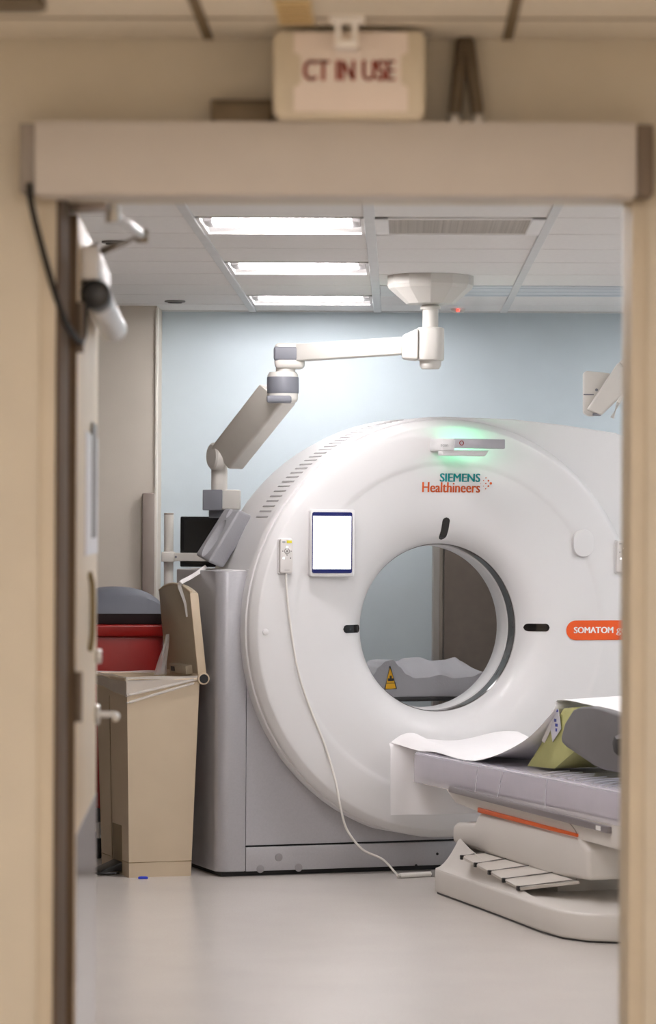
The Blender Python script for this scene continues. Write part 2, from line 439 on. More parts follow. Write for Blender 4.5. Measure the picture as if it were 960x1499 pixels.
# return grille in the cell right of the lights
c = cell(2, r1)
t = thing('air_vent', 'square grey mesh return air grille in the white ceiling', 'vent', (c[0], c[1], CEIL))
b = newbm()
for s in (-1, 1):
    box(s * .268 - .028, s * .268 + .028, -.298, .298, -.006, .012, .003, 1, bm=b)
    box(-.296, .296, s * .288 - .010, s * .288 + .010, -.006, .012, .003, 1, bm=b)
obj('frame', b, 'reflector', t, MW[t])
obj('mesh_panel', box(-.245, .245, -.285, .285, .004, .010), 'mesh', t, MW[t], sm=False)
sl0 = None
for k in range(19):
    y = -.27 + k * .03
    o = obj('louvre', box(-.243, .243, -.002, .002, 0, .006), 'mesh', t, MW[t], sm=False) if sl0 is None else sl0.copy()
    if sl0 is None: sl0 = o
    else: C.objects.link(o)
    o.location.y = y
# long blue-grey diffuser
ri = rowof(13.63)
yy = (edges[ri] + edges[ri + 1]) / 2
t = thing('slot_diffuser', 'long blue grey slot air diffuser in the ceiling behind the arm canopy', 'vent', (.8, yy, CEIL))
x0, x1 = cols[2][0] + .02, cols[3][1] - .02
obj('panel', box(x0 + .09, x1, yy - .298, yy + .298, CEIL - .004, CEIL + .012, .003, 1), 'blueduct', t)
obj('end_plate', box(x0, x0 + .08, yy - .298, yy + .298, CEIL - .004, CEIL + .012, .003, 1), 'bar', t)
for k in range(3): obj('slot', box(x0 + .1, x1 - .02, yy - .2 + k * .2 - .012, yy - .2 + k * .2 + .012, CEIL - .0055, CEIL - .003), mat('slot_grey', (200, 207, 213), .6), t, sm=False)
# round ceiling discs and a small detector
for px, py, lb in ((168, 353, 'dark round recessed ceiling disc nearer the doorway'), (256, 440, 'dark round recessed ceiling disc near the beige column')):
    p = PZ(px, py, CEIL)
    t = thing('ceiling_disc', lb, 'sprinkler', (p.x, p.y, CEIL), 0, 'round discs in the ceiling')
    obj('ring', lathe([(.048, -.001), (.048, -.007), (.036, -.009), (.034, -.002)], p * 1, 'z', 24), mat('disc_ring', (120, 116, 112), .5), t)
    obj('plate', lathe([(.0, -.012), (.033, -.012), (.034, -.003)], p * 1, 'z', 24), mat('disc_dark', (52, 50, 48), .6), t)
p = PZ(670, 452, CEIL)
t = thing('smoke_detector', 'tiny ceiling detector with red light near the blue wall', 'detector', (p.x, p.y, CEIL))
obj('base', lathe([(.0, -.020), (.026, -.018), (.036, -.008), (.036, 0)], p, 'z', 24), 'white2', t)
obj('indicator', box(p.x - .006, p.x + .006, p.y - .04, p.y - .03, CEIL - .016, CEIL - .006, .002), 'led', t)

# ------------------------------------------------------------------ doorway: frame, door, operator
fr = thing('trim_3', 'tan painted steel door frame around the opening', 'door frame', ((OX0 + OX1) / 2, 6.8, 0), 0, kind='structure')
obj('jamb', box(OX0 - .034, OX0, HY1 - .008, RY0 + .004, 0, OZ + .034, .003), 'frame', fr)
obj('jamb', box(OX1, OX1 + .034, HY1 - .008, RY0 + .004, 0, OZ + .034, .003), 'frame', fr)
obj('head', box(OX0, OX1, HY1 - .008, RY0 + .004, OZ, OZ + .034, .003), 'frame', fr)
obj('stop', box(OX0, OX0 + .006, HY1 + .002, RY0 + .003, 0, OZ, .002), 'jamb', fr)
obj('stop', box(OX1 - .004, OX1, HY1 + .09, RY0 - .02, 0, OZ, .001), 'frame', fr)
# the open leaf
hinge = Vector((-.701, 6.925)); lend = Vector((-.761, 8.03))
ang = math.atan2(lend.y - hinge.y, lend.x - hinge.x); LW = (lend - hinge).length
door = thing('door_1', 'tan door swung open into the scanner room, with steel kick plate', 'door', (hinge.x, hinge.y, 0), ang, kind='structure')
DM = MW[door]      # local x along the leaf, local y -> away to the left (hidden side); face towards the opening at y=0
obj('leaf', box(0, LW, 0, .045, .012, 2.165, .002), 'leaf', door, DM)
obj('hinge_edge', box(-.0015, .0005, .002, .043, .013, 2.163), 'jamb', door, DM, sm=False)
obj('kick_plate', box(.02, LW - .012, -.0025, 0, .03, .80, .001, 1), 'steel', door, DM)
lv = obj('lever_handle', cyl((LW - .075, 0, 1.003), (LW - .075, -.012, 1.003), .026, bv=.003), 'satin', door, DM)
obj('spindle', cyl((LW - .075, -.010, 1.003), (LW - .075, -.055, 1.003), .008), 'satin', lv, DM)
obj('lever', tube(smooth([(LW - .075, -.052, 1.003), (LW - .10, -.056, 1.002), (LW - .19, -.056, 1.0)], 5), .0075, 10), 'satin', lv, DM)
obj('lock_cylinder', cyl((LW - .075, 0, 1.15), (LW - .075, -.016, 1.15), .018, bv=.003), 'satin', door, DM)
obj('notice_plate', box(LW * .35, LW - .05, -.004, 0, 1.41, 1.70, .001, 1), mat('plate_white', (214, 212, 216), .3, metal=.4), door, DM)
obj('notice_plate', box(LW * .62, LW * .84, -.006, -.003, 1.45, 1.73, .001, 1), mat('plate_grey', (112, 106, 104), .4), door, DM)
pp = obj('pull_handle', cyl((LW * .55, 0, 1.36), (LW * .55, -.010, 1.36), .010), mat('pull_bronze', (132, 116, 84), .35, metal=.6), door, DM)
obj('pull_bar', tube(smooth([(LW * .55, -.004, 1.36), (LW * .55, -.010, 1.33), (LW * .55, -.010, 1.22), (LW * .55, -.004, 1.18)], 5), .007, 10), mat('pull_bronze', (132, 116, 84)), pp, DM)
obj('hinge', cyl((-.004, -.006, .25), (-.004, -.006, .36), .008), 'capdk', door, DM)
obj('hinge', cyl((-.004, -.006, 1.86), (-.004, -.006, 1.97), .008), 'capdk', door, DM)
obj('hinge', cyl((-.004, -.006, 1.05), (-.004, -.006, 1.16), .008), 'capdk', door, DM)
# presence sensor tube on the leaf
sn = thing('door_sensor', 'silver sensor tube with black end cap high on the open door', 'sensor', tuple(DM @ Vector((.1, 0, 2.0))), ang)
obj('mount', box(.10, LW - .25, -.040, -.002, 2.03, 2.105, .006), 'white', sn, DM)
obj('tube', cyl((.22, -.034, 1.995), (LW - .12, -.042, 1.975), .032, seg=28, bv=.004), 'satin', sn, DM)
obj('end_cap', cyl((.12, -.033, 1.998), (.23, -.034, 1.995), .034, seg=28, bv=.008), 'black', sn, DM)
obj('end_cap', cyl((LW - .125, -.042, 1.975), (LW - .095, -.042, 1.974), .034, seg=28, bv=.006), 'satin', sn, DM)
# operator box over the opening
def Bx(px0, px1, py0, py1, Y):
    a = P(px0, py1, Y); b = P(px1, py0, Y); return a.x, b.x, a.z, b.z
x0, x1, z0, z1 = Bx(50, 932, 177, 286, 6.55)
z0, z1 = 2.169, 2.322
op = thing('door_operator', 'long grey aluminium automatic door operator above the doorway', 'door operator', ((x0 + x1) / 2, 6.67, z0))
obj('cover', box(x0, x1, 6.55, 6.679, z0, z1, .004), 'alu', op)
xl = P(28, 230, 6.56).x; xr = P(957, 230, 6.56).x
obj('end_cap', box(xl, x0 + .001, 6.558, 6.679, z0 + .004, z1 - .004, .004), 'caplg', op)
obj('end_cap', box(x1 - .001, xr, 6.558, 6.679, z0 + .004, z1 - .004, .004), 'capdk', op)
a0 = P(165, 313, 7.0); a1 = P(208, 345, 7.3); a2 = P(139, 372, 7.55)
am = obj('arm', cyl(a0 + Vector((0, 0, .10)), a0 - Vector((0, 0, .02)), .016, bv=.003), 'satin', op)
obj('arm_rod', tube([a0, a0.lerp(a1, .5), a1], .011, 12), 'satin', am)
obj('arm_rod', tube([a1, a1.lerp(a2, .5), a2], .009, 12), mat('rod_bronze', (140, 128, 112), .35, metal=.7), am)
obj('arm_joint', cyl(a1 + Vector((0, 0, .014)), a1 - Vector((0, 0, .016)), .015, bv=.003), mat('rod_bronze', (140, 128, 112)), am)
obj('arm_shoe', box(a2.x - .03, a2.x + .012, a2.y - .05, a2.y + .03, a2.z - .014, a2.z + .02, .003), mat('shoe_brown', (104, 92, 78), .5), am)
bx0, bx1, bz0, bz1 = Bx(84, 158, 290, 303, 6.93)
obj('arm_plate', box(bx0, bx1, 6.905, 7.02, bz0 - .005, bz1 + .02, .003), mat('plate_taupe', (150, 138, 130), .4, metal=.4), am)
# black cable from the operator to the door
pts = [P(42, 268, 6.54), P(46, 300, 6.56), P(58, 350, 6.62), P(75, 410, 6.65), P(90, 457, 6.70), P(104, 485, 6.80), P(117, 500, 6.90), P(123, 490, 6.95), P(124, 460, 7.0), P(127, 436, 7.03)]
tag(obj('cable', tube(smooth(pts, 6), .0072, 8), 'rubber'), 'black cable looping from the operator box to the door sensor', 'cable')

# ------------------------------------------------------------------ sign and fittings above the doorway
sx0, sx1, sz0, sz1 = Bx(400, 622, 46, 177, 6.5)
sg = thing('sign_box', 'white sign box with red lettering above the doorway', 'sign', ((sx0 + sx1) / 2, 6.55, sz0))
obj('housing', prism(rrect(sx0, sx1, sz0 + .006, sz1, .018), 'y', 6.49, 6.575, .006), 'signbox', sg)
def sp(px, py): q = P(px, py, 6.486); return (q.x, q.z)
nt_ = [sp(430, 163), sp(430, 128), sp(440, 122), sp(440, 82), sp(430, 76), sp(430, 47), sp(597, 47), sp(597, 76), sp(587, 82), sp(587, 122), sp(597, 128), sp(597, 163)]
obj('panel', prism(nt_, 'y', 6.484, 6.491), 'signpanel', sg, sm=False)
u0, u1 = P(443, 118, 6.482), P(579, 88, 6.482)
b = text_fit('CT IN USE', u0.x, u1.x, u0.z, u1.z, .045)
for v in b.verts: v.co = Vector((v.co.x, 6.482, v.co.y))
obj('lettering', b, 'red', sg, sm=False)
for px in (495, 519):
    a = P(px, 62, 6.40); 
    obj('hanger', box(a.x - .006, a.x + .006, 6.385, 6.39, a.z, CEIL - .003, .002, 1), 'printw', sg)
a = P(508, 10, 6.39)
obj('hanger_clip', box(a.x - .035, a.x + .035, 6.36, 6.42, CEIL - .014, CEIL - .002, .003), 'printw', sg)
obj('hanger_bar', box(P(490, 50, 6.4).x, P(524, 50, 6.4).x, 6.383, 6.482, P(500, 60, 6.4).z - .012, P(500, 60, 6.4).z, .002), 'printw', sg)
x0, x1, z0, z1 = Bx(308, 398, 145, 177, 6.62)
t = thing('wall_raceway', 'short brown metal strip on the wall left of the sign', 'wall strip', ((x0 + x1) / 2, 6.65, z0))
obj('body', box(x0, x1, 6.63, 6.679, 2.3225, z1, .004), mat('raceway_brown', (136, 118, 92), .5), t)
obj('lip', box(x0, x1, 6.622, 6.632, z1 - .010, z1, .002), mat('raceway_lip', (104, 88, 66), .5), t)
for (pa, pb, lb) in (((677, 66), (664, 166), 'left of two grey flexible conduits rising from the operator box'), ((684, 66), (701, 166), 'right of two grey flexible conduits rising from the operator box')):
    a, b_ = P(*pa, 6.655), P(*pb, 6.63)
    a.z = CEIL - .002; b_.z = 2.324
    t = thing('conduit', lb, 'conduit', tuple(b_), 0, 'flexible conduits')
    obj('hose', tube([a, a.lerp(b_, .3), a.lerp(b_, .7), b_], .0125, 12), mat('conduit_grey', (112, 98, 80), .5), t)
    d = (b_ - a).normalized()
    obj('fitting', cyl(b_ - d * .022, b_, .017, seg=12, bv=.002), 'satin', t)
    for k in range(16):
        q = a.lerp(b_, .06 + k * .05)
        obj('coil', cyl(q - d * .003, q + d * .003, .0142, seg=12), mat('conduit_grey', (112, 98, 80)), t)
p = PZ(430, 8, CEIL)
t = thing('air_vent', 'cream louvred vent in the corridor ceiling left of the sign', 'vent', (p.x, p.y, CEIL - .004))
obj('frame', box(p.x - .036, p.x + .036, p.y - .10, p.y + .19, CEIL - .010, CEIL - .0045, .002, 1), mat('vent_cream', (222, 200, 150), .5), t)
for k in range(5): obj('louvre', box(p.x - .030, p.x + .030, p.y - .08 + k * .055, p.y - .06 + k * .055, CEIL - .014, CEIL - .009, .002, 1), mat('vent_tan', (192, 166, 118), .5), t)
p = PZ(33, 4, CEIL)
tag(obj('ceiling_bracket', prism([(p.x - .06, p.y - .12), (p.x + .05, p.y - .12), (p.x + .05, p.y - .02), (p.x + .03, p.y + .005), (p.x - .06, p.y + .005)], 'z', CEIL - .02, CEIL - .004, .003), mat('bracket_brown', (110, 98, 80), .6)), 'dark brown fitting on the corridor ceiling at the far left', 'fitting')

# ------------------------------------------------------------------ the CT scanner
ct = thing('ct_scanner', 'large white ring-shaped CT scanner on a silver base cabinet', 'scanner', tuple(G0), GYAW)
RD = .893
PROF = [(.362, .130), (.366, .108), (.376, .084), (.394, .060), (.42, .038), (.46, .020), (.52, .006), (.60, -.003), (.66, -.007), (.690, -.009), (.700, -.0105), (.708, -.0135), (.722, -.0145), (.76, -.015), (.82, -.014), (.855, -.012), (.862, -.0105), (.866, -.008), (.888, .016), (RD, .024), (RD, .07)]
def fy(x, z):
    r = math.hypot(x, z - GZ)
    if r <= PROF[0][0]: return PROF[0][1]
    for (a, ya), (b_, yb) in zip(PROF, PROF[1:]):
        if a <= r <= b_ and b_ > a: return ya + (yb - ya) * (r - a) / (b_ - a)
    return .03
cz = (0, 0, GZ)
obj('front_cover', lathe(PROF, cz, 'y', 160), 'white', ct, GM, sharp=50)
obj('bore_window', lathe([(.362, .130), (.358, .134), (.358, .199), (.362, .203)], cz, 'y', 128), 'glassdk', ct, GM)
obj('bore_tunnel', lathe([(.362, .128), (.3615, .203), (.353, .205), (.351, .25), (.352, .312), (.40, .375), (.46, .46), (.53, .57), (.60, .68), (.70, .79)], cz, 'y', 128), 'white', ct, GM, sharp=50)
obj('bore_rim', lathe([(.361, .126), (.364, .123), (.364, .131), (.360, .133)], cz, 'y', 128), mat('rim_line', (190, 188, 187), .4), ct, GM)
# housing behind the disc: round on the left, shouldered on the right
out = []
for k in range(0, 41):
    a = math.radians(86 + k * (250 - 86) / 40); out.append((.905 * math.cos(a), GZ + .905 * math.sin(a)))
out += [(-.10, .15), (.97, .15), (1.0, .3)]
out += [(1.04, 1.2), (1.03, 1.55), (1.0, 1.70), (.955, 1.80), (.90, 1.855), (.80, 1.888), (.55, 1.919), (.3, 1.941)]
def housing():
    b = bmesh.new(); ys = [(.045, .995), (.055, 1.0), (.10, 1.0), (.50, 1.0), (.60, .985), (.68, .95), (.74, .90), (.76, .84)]
    R = []
    for y, s in ys: R.append([b.verts.new((x * s, y, GZ + (z - GZ) * s)) for x, z in out])
    n = len(out)
    for p, q in zip(R, R[1:]):
        for i in range(n): b.faces.new((p[i], p[(i + 1) % n], q[(i + 1) % n], q[i]))
    # front and back closing rings around the bore
    for ring, y, rr in ((R[0], .045, .75), (R[-1], .76, .68)):
        inn = []
        for v in ring:
            d = Vector((v.co.x, v.co.z - GZ)); d = d.normalized() * rr; inn.append(b.verts.new((d.x, y, GZ + d.y)))
        for i in range(n): b.faces.new((ring[i], ring[(i + 1) % n], inn[(i + 1) % n], inn[i]))
    bmesh.ops.recalc_face_normals(b, faces=b.faces)
    return b
obj('housing', housing(), 'white', ct, GM, sharp=40)
# louvre slots along the round shoulder
for k in range(29):
    a = math.radians(148.5 - k * 1.72)
    b = box(-.0035, .0035, .135, .285, -.002, .0015)
    b.transform(Matrix.Translation((.905 * math.cos(a), 0, GZ + .905 * math.sin(a))) @ Matrix.Rotation(-(a - PI / 2), 4, 'Y'))
    obj('louvre_slot', b, 'groove', ct, GM, sm=False)
# silver base cabinet
b = box(-.985, -.72, .125, .73, .03, 1.268); box(.72, .985, .125, .73, .03, 1.268, bm=b); box(-.72, .72, .125, .73, .03, .30, bm=b)
obj('cabinet_core', b, 'seam', ct, GM, sm=False)
notch = [(.60 * math.cos(math.radians(a)), GZ + .60 * math.sin(math.radians(a))) for a in range(23, -204, -4)]
def column(s):
    p = [(-.8738, .745)] + [q for q in rrect(-1.0, -.80, .10, .745, .055, 8) if q[0] < -.874] + [(-.8738, .10)]
    return prism([(s * -x, y) for x, y in p], 'z', .022, 1.285, .006, 2, 40)
obj('side_column', column(-1), 'silver', ct, GM); obj('side_column', column(1), 'silver', ct, GM)
obj('front_panel', prism([(-.8725, 1.28), (-.8725, .131), (.8725, .131), (.8725, 1.28)] + notch, 'y', .103, .125), 'silver', ct, GM)
pl = obj('plinth_panel', box(-.8725, .8725, .101, .125, .022, .123, .002), 'silver', ct, GM)
obj('shoulder_cover', prism([(-.8725, 1.292), (-.8725, 1.04), (-.858, .99), (-.70, .99), (-.70, 1.292)], 'y', .092, .124, .004), 'white', ct, GM)
obj('top_cover', box(-.93, -.60, .13, .72, 1.268, 1.288, .004), 'white', ct, GM)
for px, py in ((381, 1272), (408, 1255), (437, 1270)):
    q = PG(px, py, .10)
    obj('screw_cap', cyl((q.x, .101, q.z), (q.x, .0985, q.z), .017, seg=24, bv=.001), mat('cap_silver', (150, 148, 150), .4, metal=.3), pl, GM)
for px, py in ((640, 1250), (609, 1267)):
    q = PG(px, py, .10); obj('vent_hole', cyl((q.x, .1015, q.z), (q.x, .0995, q.z), .006, seg=12), 'seam', pl, GM)
obj('base_skid', box(-.97, .97, .14, .70, .0, .03), 'black', ct, GM, sm=False)
# pieces lying on the curved face
def patch(fn, nu, nv, off=.0015, thick=0):
    def f(u, v):
        x, z = fn(u, v); return (x, fy(x, z) - off, z)
    return gridsurf(f, nu, nv, thick)
def radial_slot(ang, ra, rb, w):
    def fn(u, v):
        r = ra + (rb - ra) * u; e = w / 2; d = min(r - ra, rb - r)
        h = e if d >= e else math.sqrt(max(0, e * e - (e - d) ** 2))
        h = max(h, .0005); tt = (v * 2 - 1) * h
        a = math.radians(ang)
        return (r * math.cos(a) - tt * math.sin(a), GZ + r * math.sin(a) + tt * math.cos(a))
    return patch(fn, 24, 6, .002)
for a, lb in ((0, 3), (91, 91), (180, 180)): obj('laser_window', radial_slot(a, .378, .474, .034), 'lens', ct, GM)
def pill_patch(x0, x1, z0, z1, off):
    w = z1 - z0
    def fn(u, v):
        x = x0 + (x1 - x0) * (.5 - .5 * math.cos(PI * u)); e = w / 2; d = min(x - x0, x1 - x)
        h = e if d >= e else math.sqrt(max(1e-7, e * e - (e - d) ** 2)); return (x, (z0 + z1) / 2 + (v * 2 - 1) * h)
    return patch(fn, 40, 6, off)
q0, q1 = PG(830, 937, -.01), PG(910, 908, -.01)
badge = obj('badge', pill_patch(q0.x, .872, q0.z - .001, q1.z, .003), 'pill', ct, GM)
def face_text(s, pxa, pxb, pyb, pya, m, parent, bold=.02, off=.0022, name='lettering', y=-.008):
    a, b_ = PG(pxa, pyb, y), PG(pxb, pya, y)
    b = text_fit(s, a.x, b_.x, a.z, b_.z, bold)
    for v in b.verts: v.co = Vector((v.co.x, fy(v.co.x, v.co.y) - off, v.co.y))
    return obj(name, b, m, parent, GM, sm=False)
face_text('SOMATOM', 840, 896, 927, 917.5, 'printw', badge, .045, .005)
face_text('go', 900, 916, 930, 919.5, 'printw', badge, .01, .005)
face_text('SIEMENS', 643.5, 703, 705, 693.5, 'teal', ct, .036)
face_text('Healthineers', 618, 703, 720.5, 706.5, 'orange', ct, .03)
for cxp, cyp, r in ((592, 531, 5), (574, 552, 3.6), (612, 553, 7), (553, 574, 2), (592, 574, 5), (631, 574, 10), (574, 595, 3.6), (612, 595, 7), (592, 616, 5)):
    q = PG(600 + cxp / 5.333, 600 + cyp / 5.333, -.008); y = fy(q.x, q.z)
    obj('logo_dot', cyl((q.x, y - .0012, q.z), (q.x, y - .0024, q.z), r / 5.333 / 342, seg=16), 'orange', ct, GM)
# oval cover plate and small button
q0, q1 = PG(838, 815, -.015), PG(868, 775, -.015)
yv = fy((q0.x + q1.x) / 2, (q0.z + q1.z) / 2)
obj('oval_plate', prism(rrect(q0.x, q1.x, q0.z, q1.z, (q1.x - q0.x) * .48, 10), 'y', yv - .012, yv + .02, .004), 'white', ct, GM)
q = PG(388, 925, -.01); y = fy(q.x, q.z)
obj('round_button', cyl((q.x, y + .004, q.z), (q.x, y - .004, q.z), .013, seg=20, bv=.002), 'white', ct, GM)
# light handle over the bore
def gb_(px0, px1, py0, py1, y):
    a, b_ = PG(px0, py1, y), PG(px1, py0, y); return a.x, b_.x, a.z, b_.z
hx0, hx1, hz0, hz1 = gb_(664, 738, 643, 656, -.15)
hd = obj('light_handle', box(hx0, hx1, -.162, -.140, hz0, hz1, .004), 'greybar', ct, GM)
bx0, bx1, bz0, bz1 = gb_(646, 665, 642, 661, -.15)
obj('bracket', box(bx0, bx1, -.158, -.010, bz0 + .004, bz1, .006), 'white', hd, GM)
lx0, lx1, lz0, lz1 = gb_(646, 712, 659, 667, -.14)
obj('lower_lip', prism([(lx0, lz0), (lx1 - .01, lz0), (lx1, lz0 + .012), (lx1 + .01, lz1), (lx0 + .02, lz1), (lx0, lz1 - .004)], 'y', -.15, -.10, .004), 'white', hd, GM)
q = PG(675.5, 648.5, -.163)
obj('red_ring', lathe([(.0105, 0), (.0105, -.002), (.0075, -.002), (.0075, 0)], (q.x, -.162, q.z), 'y', 24), 'brownred', hd, GM)
obj('led_strip', box(bx1 - .02, hx1 - .07, -.138, -.130, hz0 + .008, hz1 - .008), 'ledg', hd, GM, sm=False)
face_text('scan', 645, 656, 653.5, 650.5, mat('print_grey', (150, 150, 150), .6), hd, .0, .1445, y=-.16)

# tablet on the face
tx0, tx1, tz0, tz1 = gb_(453, 519, 746, 844, -.03)
tc_ = Vector(((tx0 + tx1) / 2, 0, (tz0 + tz1) / 2))
tb = thing('tablet', 'glowing white tablet screen in white bezel on the scanner face', 'tablet', tuple(GM @ Vector((tc_.x, -.02, tz0))), GYAW)
obj('bezel', prism(rrect(tx0, tx1, tz0, tz1, .012), 'y', -.040, -.004, .005), 'white', tb, GM)
sx0_, sx1_, sz0_, sz1_ = gb_(456.5, 515.5, 750, 839, -.041)
obj('screen', prism(rrect(sx0_, sx1_, sz0_, sz1_, .008), 'y', -.0425, -.039), 'navy', tb, GM)
dx0, dx1, dz0, dz1 = gb_(458, 514, 755.5, 833, -.043)
obj('display', box(dx0, dx1, -.0435, -.042, dz0, dz1), 'screen', tb, GM, sm=False)
# remote controls
def remote(px0, px1, py0, py1, label):
    x0, x1, z0, z1 = gb_(px0, px1, py0, py1, -.03)
    t = thing('remote_control', label, 'remote', tuple(GM @ Vector(((x0 + x1) / 2, -.02, z0))), GYAW, 'scanner remote controls')
    w = x1 - x0; h = z1 - z0
    obj('cradle', prism(rrect(x0 - .004, x1 + .003, z0 - .006, z1 + .003, .01), 'y', -.020, .004, .003), 'white', t, GM)
    bd = obj('body', prism(rrect(x0, x1, z0, z1, .009), 'y', -.038, -.012, .004), mat('remote_grey', (214, 210, 207), .45), t, GM)
    X = lambda u: x0 + u * w
    Z = lambda v: z0 + v * h
    obj('label', box(X(.50), X(.90), -.0392, -.0375, Z(.88), Z(.955)), 'yel2', bd, GM, sm=False)
    obj('label', box(X(.16), X(.40), -.0392, -.0375, Z(.89), Z(.935)), mat('print_grey', (150, 150, 150)), bd, GM, sm=False)
    obj('dial', lathe([(.012, 0), (.012, -.0015), (.010, -.0015), (.010, 0)], (X(.53), -.038, Z(.645)), 'y', 20), mat('dial_grey', (120, 116, 114), .5), bd, GM)
    obj('dial_dot', cyl((X(.53), -.038, Z(.645)), (X(.53), -.0395, Z(.645)), .004, seg=12), mat('dial_grey', (120, 116, 114)), bd, GM)
    for u, v in ((.53, .76), (.28, .44)): obj('lamp', cyl((X(u), -.038, Z(v)), (X(u), -.0393, Z(v)), .004, seg=10), 'ledw', bd, GM)
    for u, v in ((.2, .645), (.85, .645), (.53, .53), (.8, .44)): obj('key', cyl((X(u), -.038, Z(v)), (X(u), -.0391, Z(v)), .0028, seg=10), mat('dial_grey', (120, 116, 114)), bd, GM)
    obj('print', box(X(.35), X(.72), -.0390, -.0375, Z(.085), Z(.10)), mat('print_grey', (150, 150, 150)), bd, GM, sm=False)
    return t, (X(.5), z0)
_, (rx, rz) = remote(409, 428, 789, 839, 'grey remote control on the left of the scanner face')
remote(902, 921, 792, 838, 'grey remote control at the right edge of the scanner face')
cp = [(rx, -.03, rz + .005)]
for px, py, y in ((420, 870, -.03), (427, 930, -.024), (438, 990, -.03), (455, 1040, -.02), (475, 1090, -.02), (490, 1140, -.04), (499, 1185, -.06), (508, 1215, -.05), (530, 1243, -.05), (560, 1258, -.06)):
    q = PG(px, py, y); cp.append((q.x, y, q.z))
cp = [GM @ Vector(p) for p in cp]
e0 = PZ(578, 1277, .02); e1 = PZ(582, 1282, .012)
cp += [e0, e1]
tag(obj('power_cord', tube(smooth(cp, 6), .0048, 8), 'cord'), 'thin white cord hanging from the remote down to the floor', 'cord')
e2 = PZ(632, 1279, .012)
t = thing('cord_connector', 'white cable connector lying on the floor by the scanner base', 'connector', (e1.x, e1.y, 0))
obj('sleeve', tube([e1, e1.lerp(e2, .06), e1.lerp(e2, .94), e2], .0105, 12), 'cord', t)
obj('plug', box(e2.x - .004, e2.x + .012, e2.y - .012, e2.y + .012, 0, .028, .003), mat('plug_grey', (150, 148, 146), .5), t)

# ------------------------------------------------------------------ patient table
tp = GM @ Vector((0, -1.45, 0))
pt = thing('patient_table', 'white low patient table with orange stripe in front of the scanner', 'table', tuple(tp), GYAW)
half = [(-.30, -.655), (-.335, -.69), (-.385, -1.46), (-.425, -1.95), (-.42, -2.13), (-.37, -2.25), (-.28, -2.31)]
outl = half + [(-x, y) for x, y in half[::-1]]
obj('base', prism(outl, 'z', .006, .104, .012, 3, 40), 'offwhite', pt, GM)
obj('base_gap', prism([(x * .98, -1.45 + (y + 1.45) * .985) for x, y in outl], 'z', 0, .012), 'black', pt, GM, sm=False)
# raised skirt between the base edge and the foot plate
ol = [(-.30, -.665, .10), (-.332, -.70, .10), (-.352, -1.0, .10), (-.374, -1.35, .10), (-.40, -1.70, .10), (-.41, -1.85, .10)]
il = [(-.22, -.69, .225), (-.25, -.75, .225), (-.30, -1.0, .200), (-.335, -1.3, .168), (-.36, -1.66, .118), (-.37, -1.85, .103)]
def skirt(s):
    O = smooth(ol, 5); Iq = smooth(il, 5); n = len(O) - 1
    def f(u, v):
        k = min(int(u * n + .5), n); a, c_ = O[k], Iq[k]
        p = a.lerp(c_, v); p.z = a.z + (c_.z - a.z) * v ** 1.7
        return (s * -p.x if s > 0 else p.x, p.y, p.z)
    return gridsurf(f, n, 6, .004)
obj('skirt', skirt(-1), 'offwhite', pt, GM); obj('skirt', skirt(1), 'offwhite', pt, GM)
obj('skirt_end', hexa([(-.25, -.70, .10), (.25, -.70, .10), (.25, -.66, .10), (-.25, -.66, .10), (-.22, -.72, .225), (.22, -.72, .225), (.22, -.69, .225), (-.22, -.69, .225)], .01), 'offwhite', pt, GM)
ped = [(-.665, .20), (-.665, .268), (-.70, .285), (-.895, .298), (-.92, .328), (-.95, .346), (-1.90, .342), (-1.98, .30), (-1.99, .19), (-1.6, .17)]
obj('pedestal', prism(ped, 'x', -.25, .25, .018, 3, 25), 'offwhite', pt, GM)
obj('column', box(-.2, .2, -1.60, -.72, .09, .20, .01), 'offwhite', pt, GM)
# foot plate with ribs
n0, n1 = PX(675, 1253, -.375), PX(761, 1300, -.375)
f0, f1 = PX(706, 1248, -.25), PX(847, 1290, -.25)
fp = obj('foot_plate', gridsurf(lambda u, v: n0.lerp(n1, u).lerp(f0.lerp(f1, u), v), 12, 4, .010), mat('plate_warm', (206, 200, 192), .4), pt, GM)
for k in range(5):
    a = n0.lerp(n1, .02 + k * .24); c_ = f0.lerp(f1, .02 + k * .24)
    up = Vector((0, 0, .0035))
    obj('rib', tube([a + up, a.lerp(c_, .5) + up, c_ + up], .0022, 6), mat('rib_dark', (84, 80, 76), .5), fp, GM)
    obj('rib_foot', box(a.x - .008, a.x + .004, a.y - .008, a.y + .008, a.z - .012, a.z + .006, .002), 'black', fp, GM)
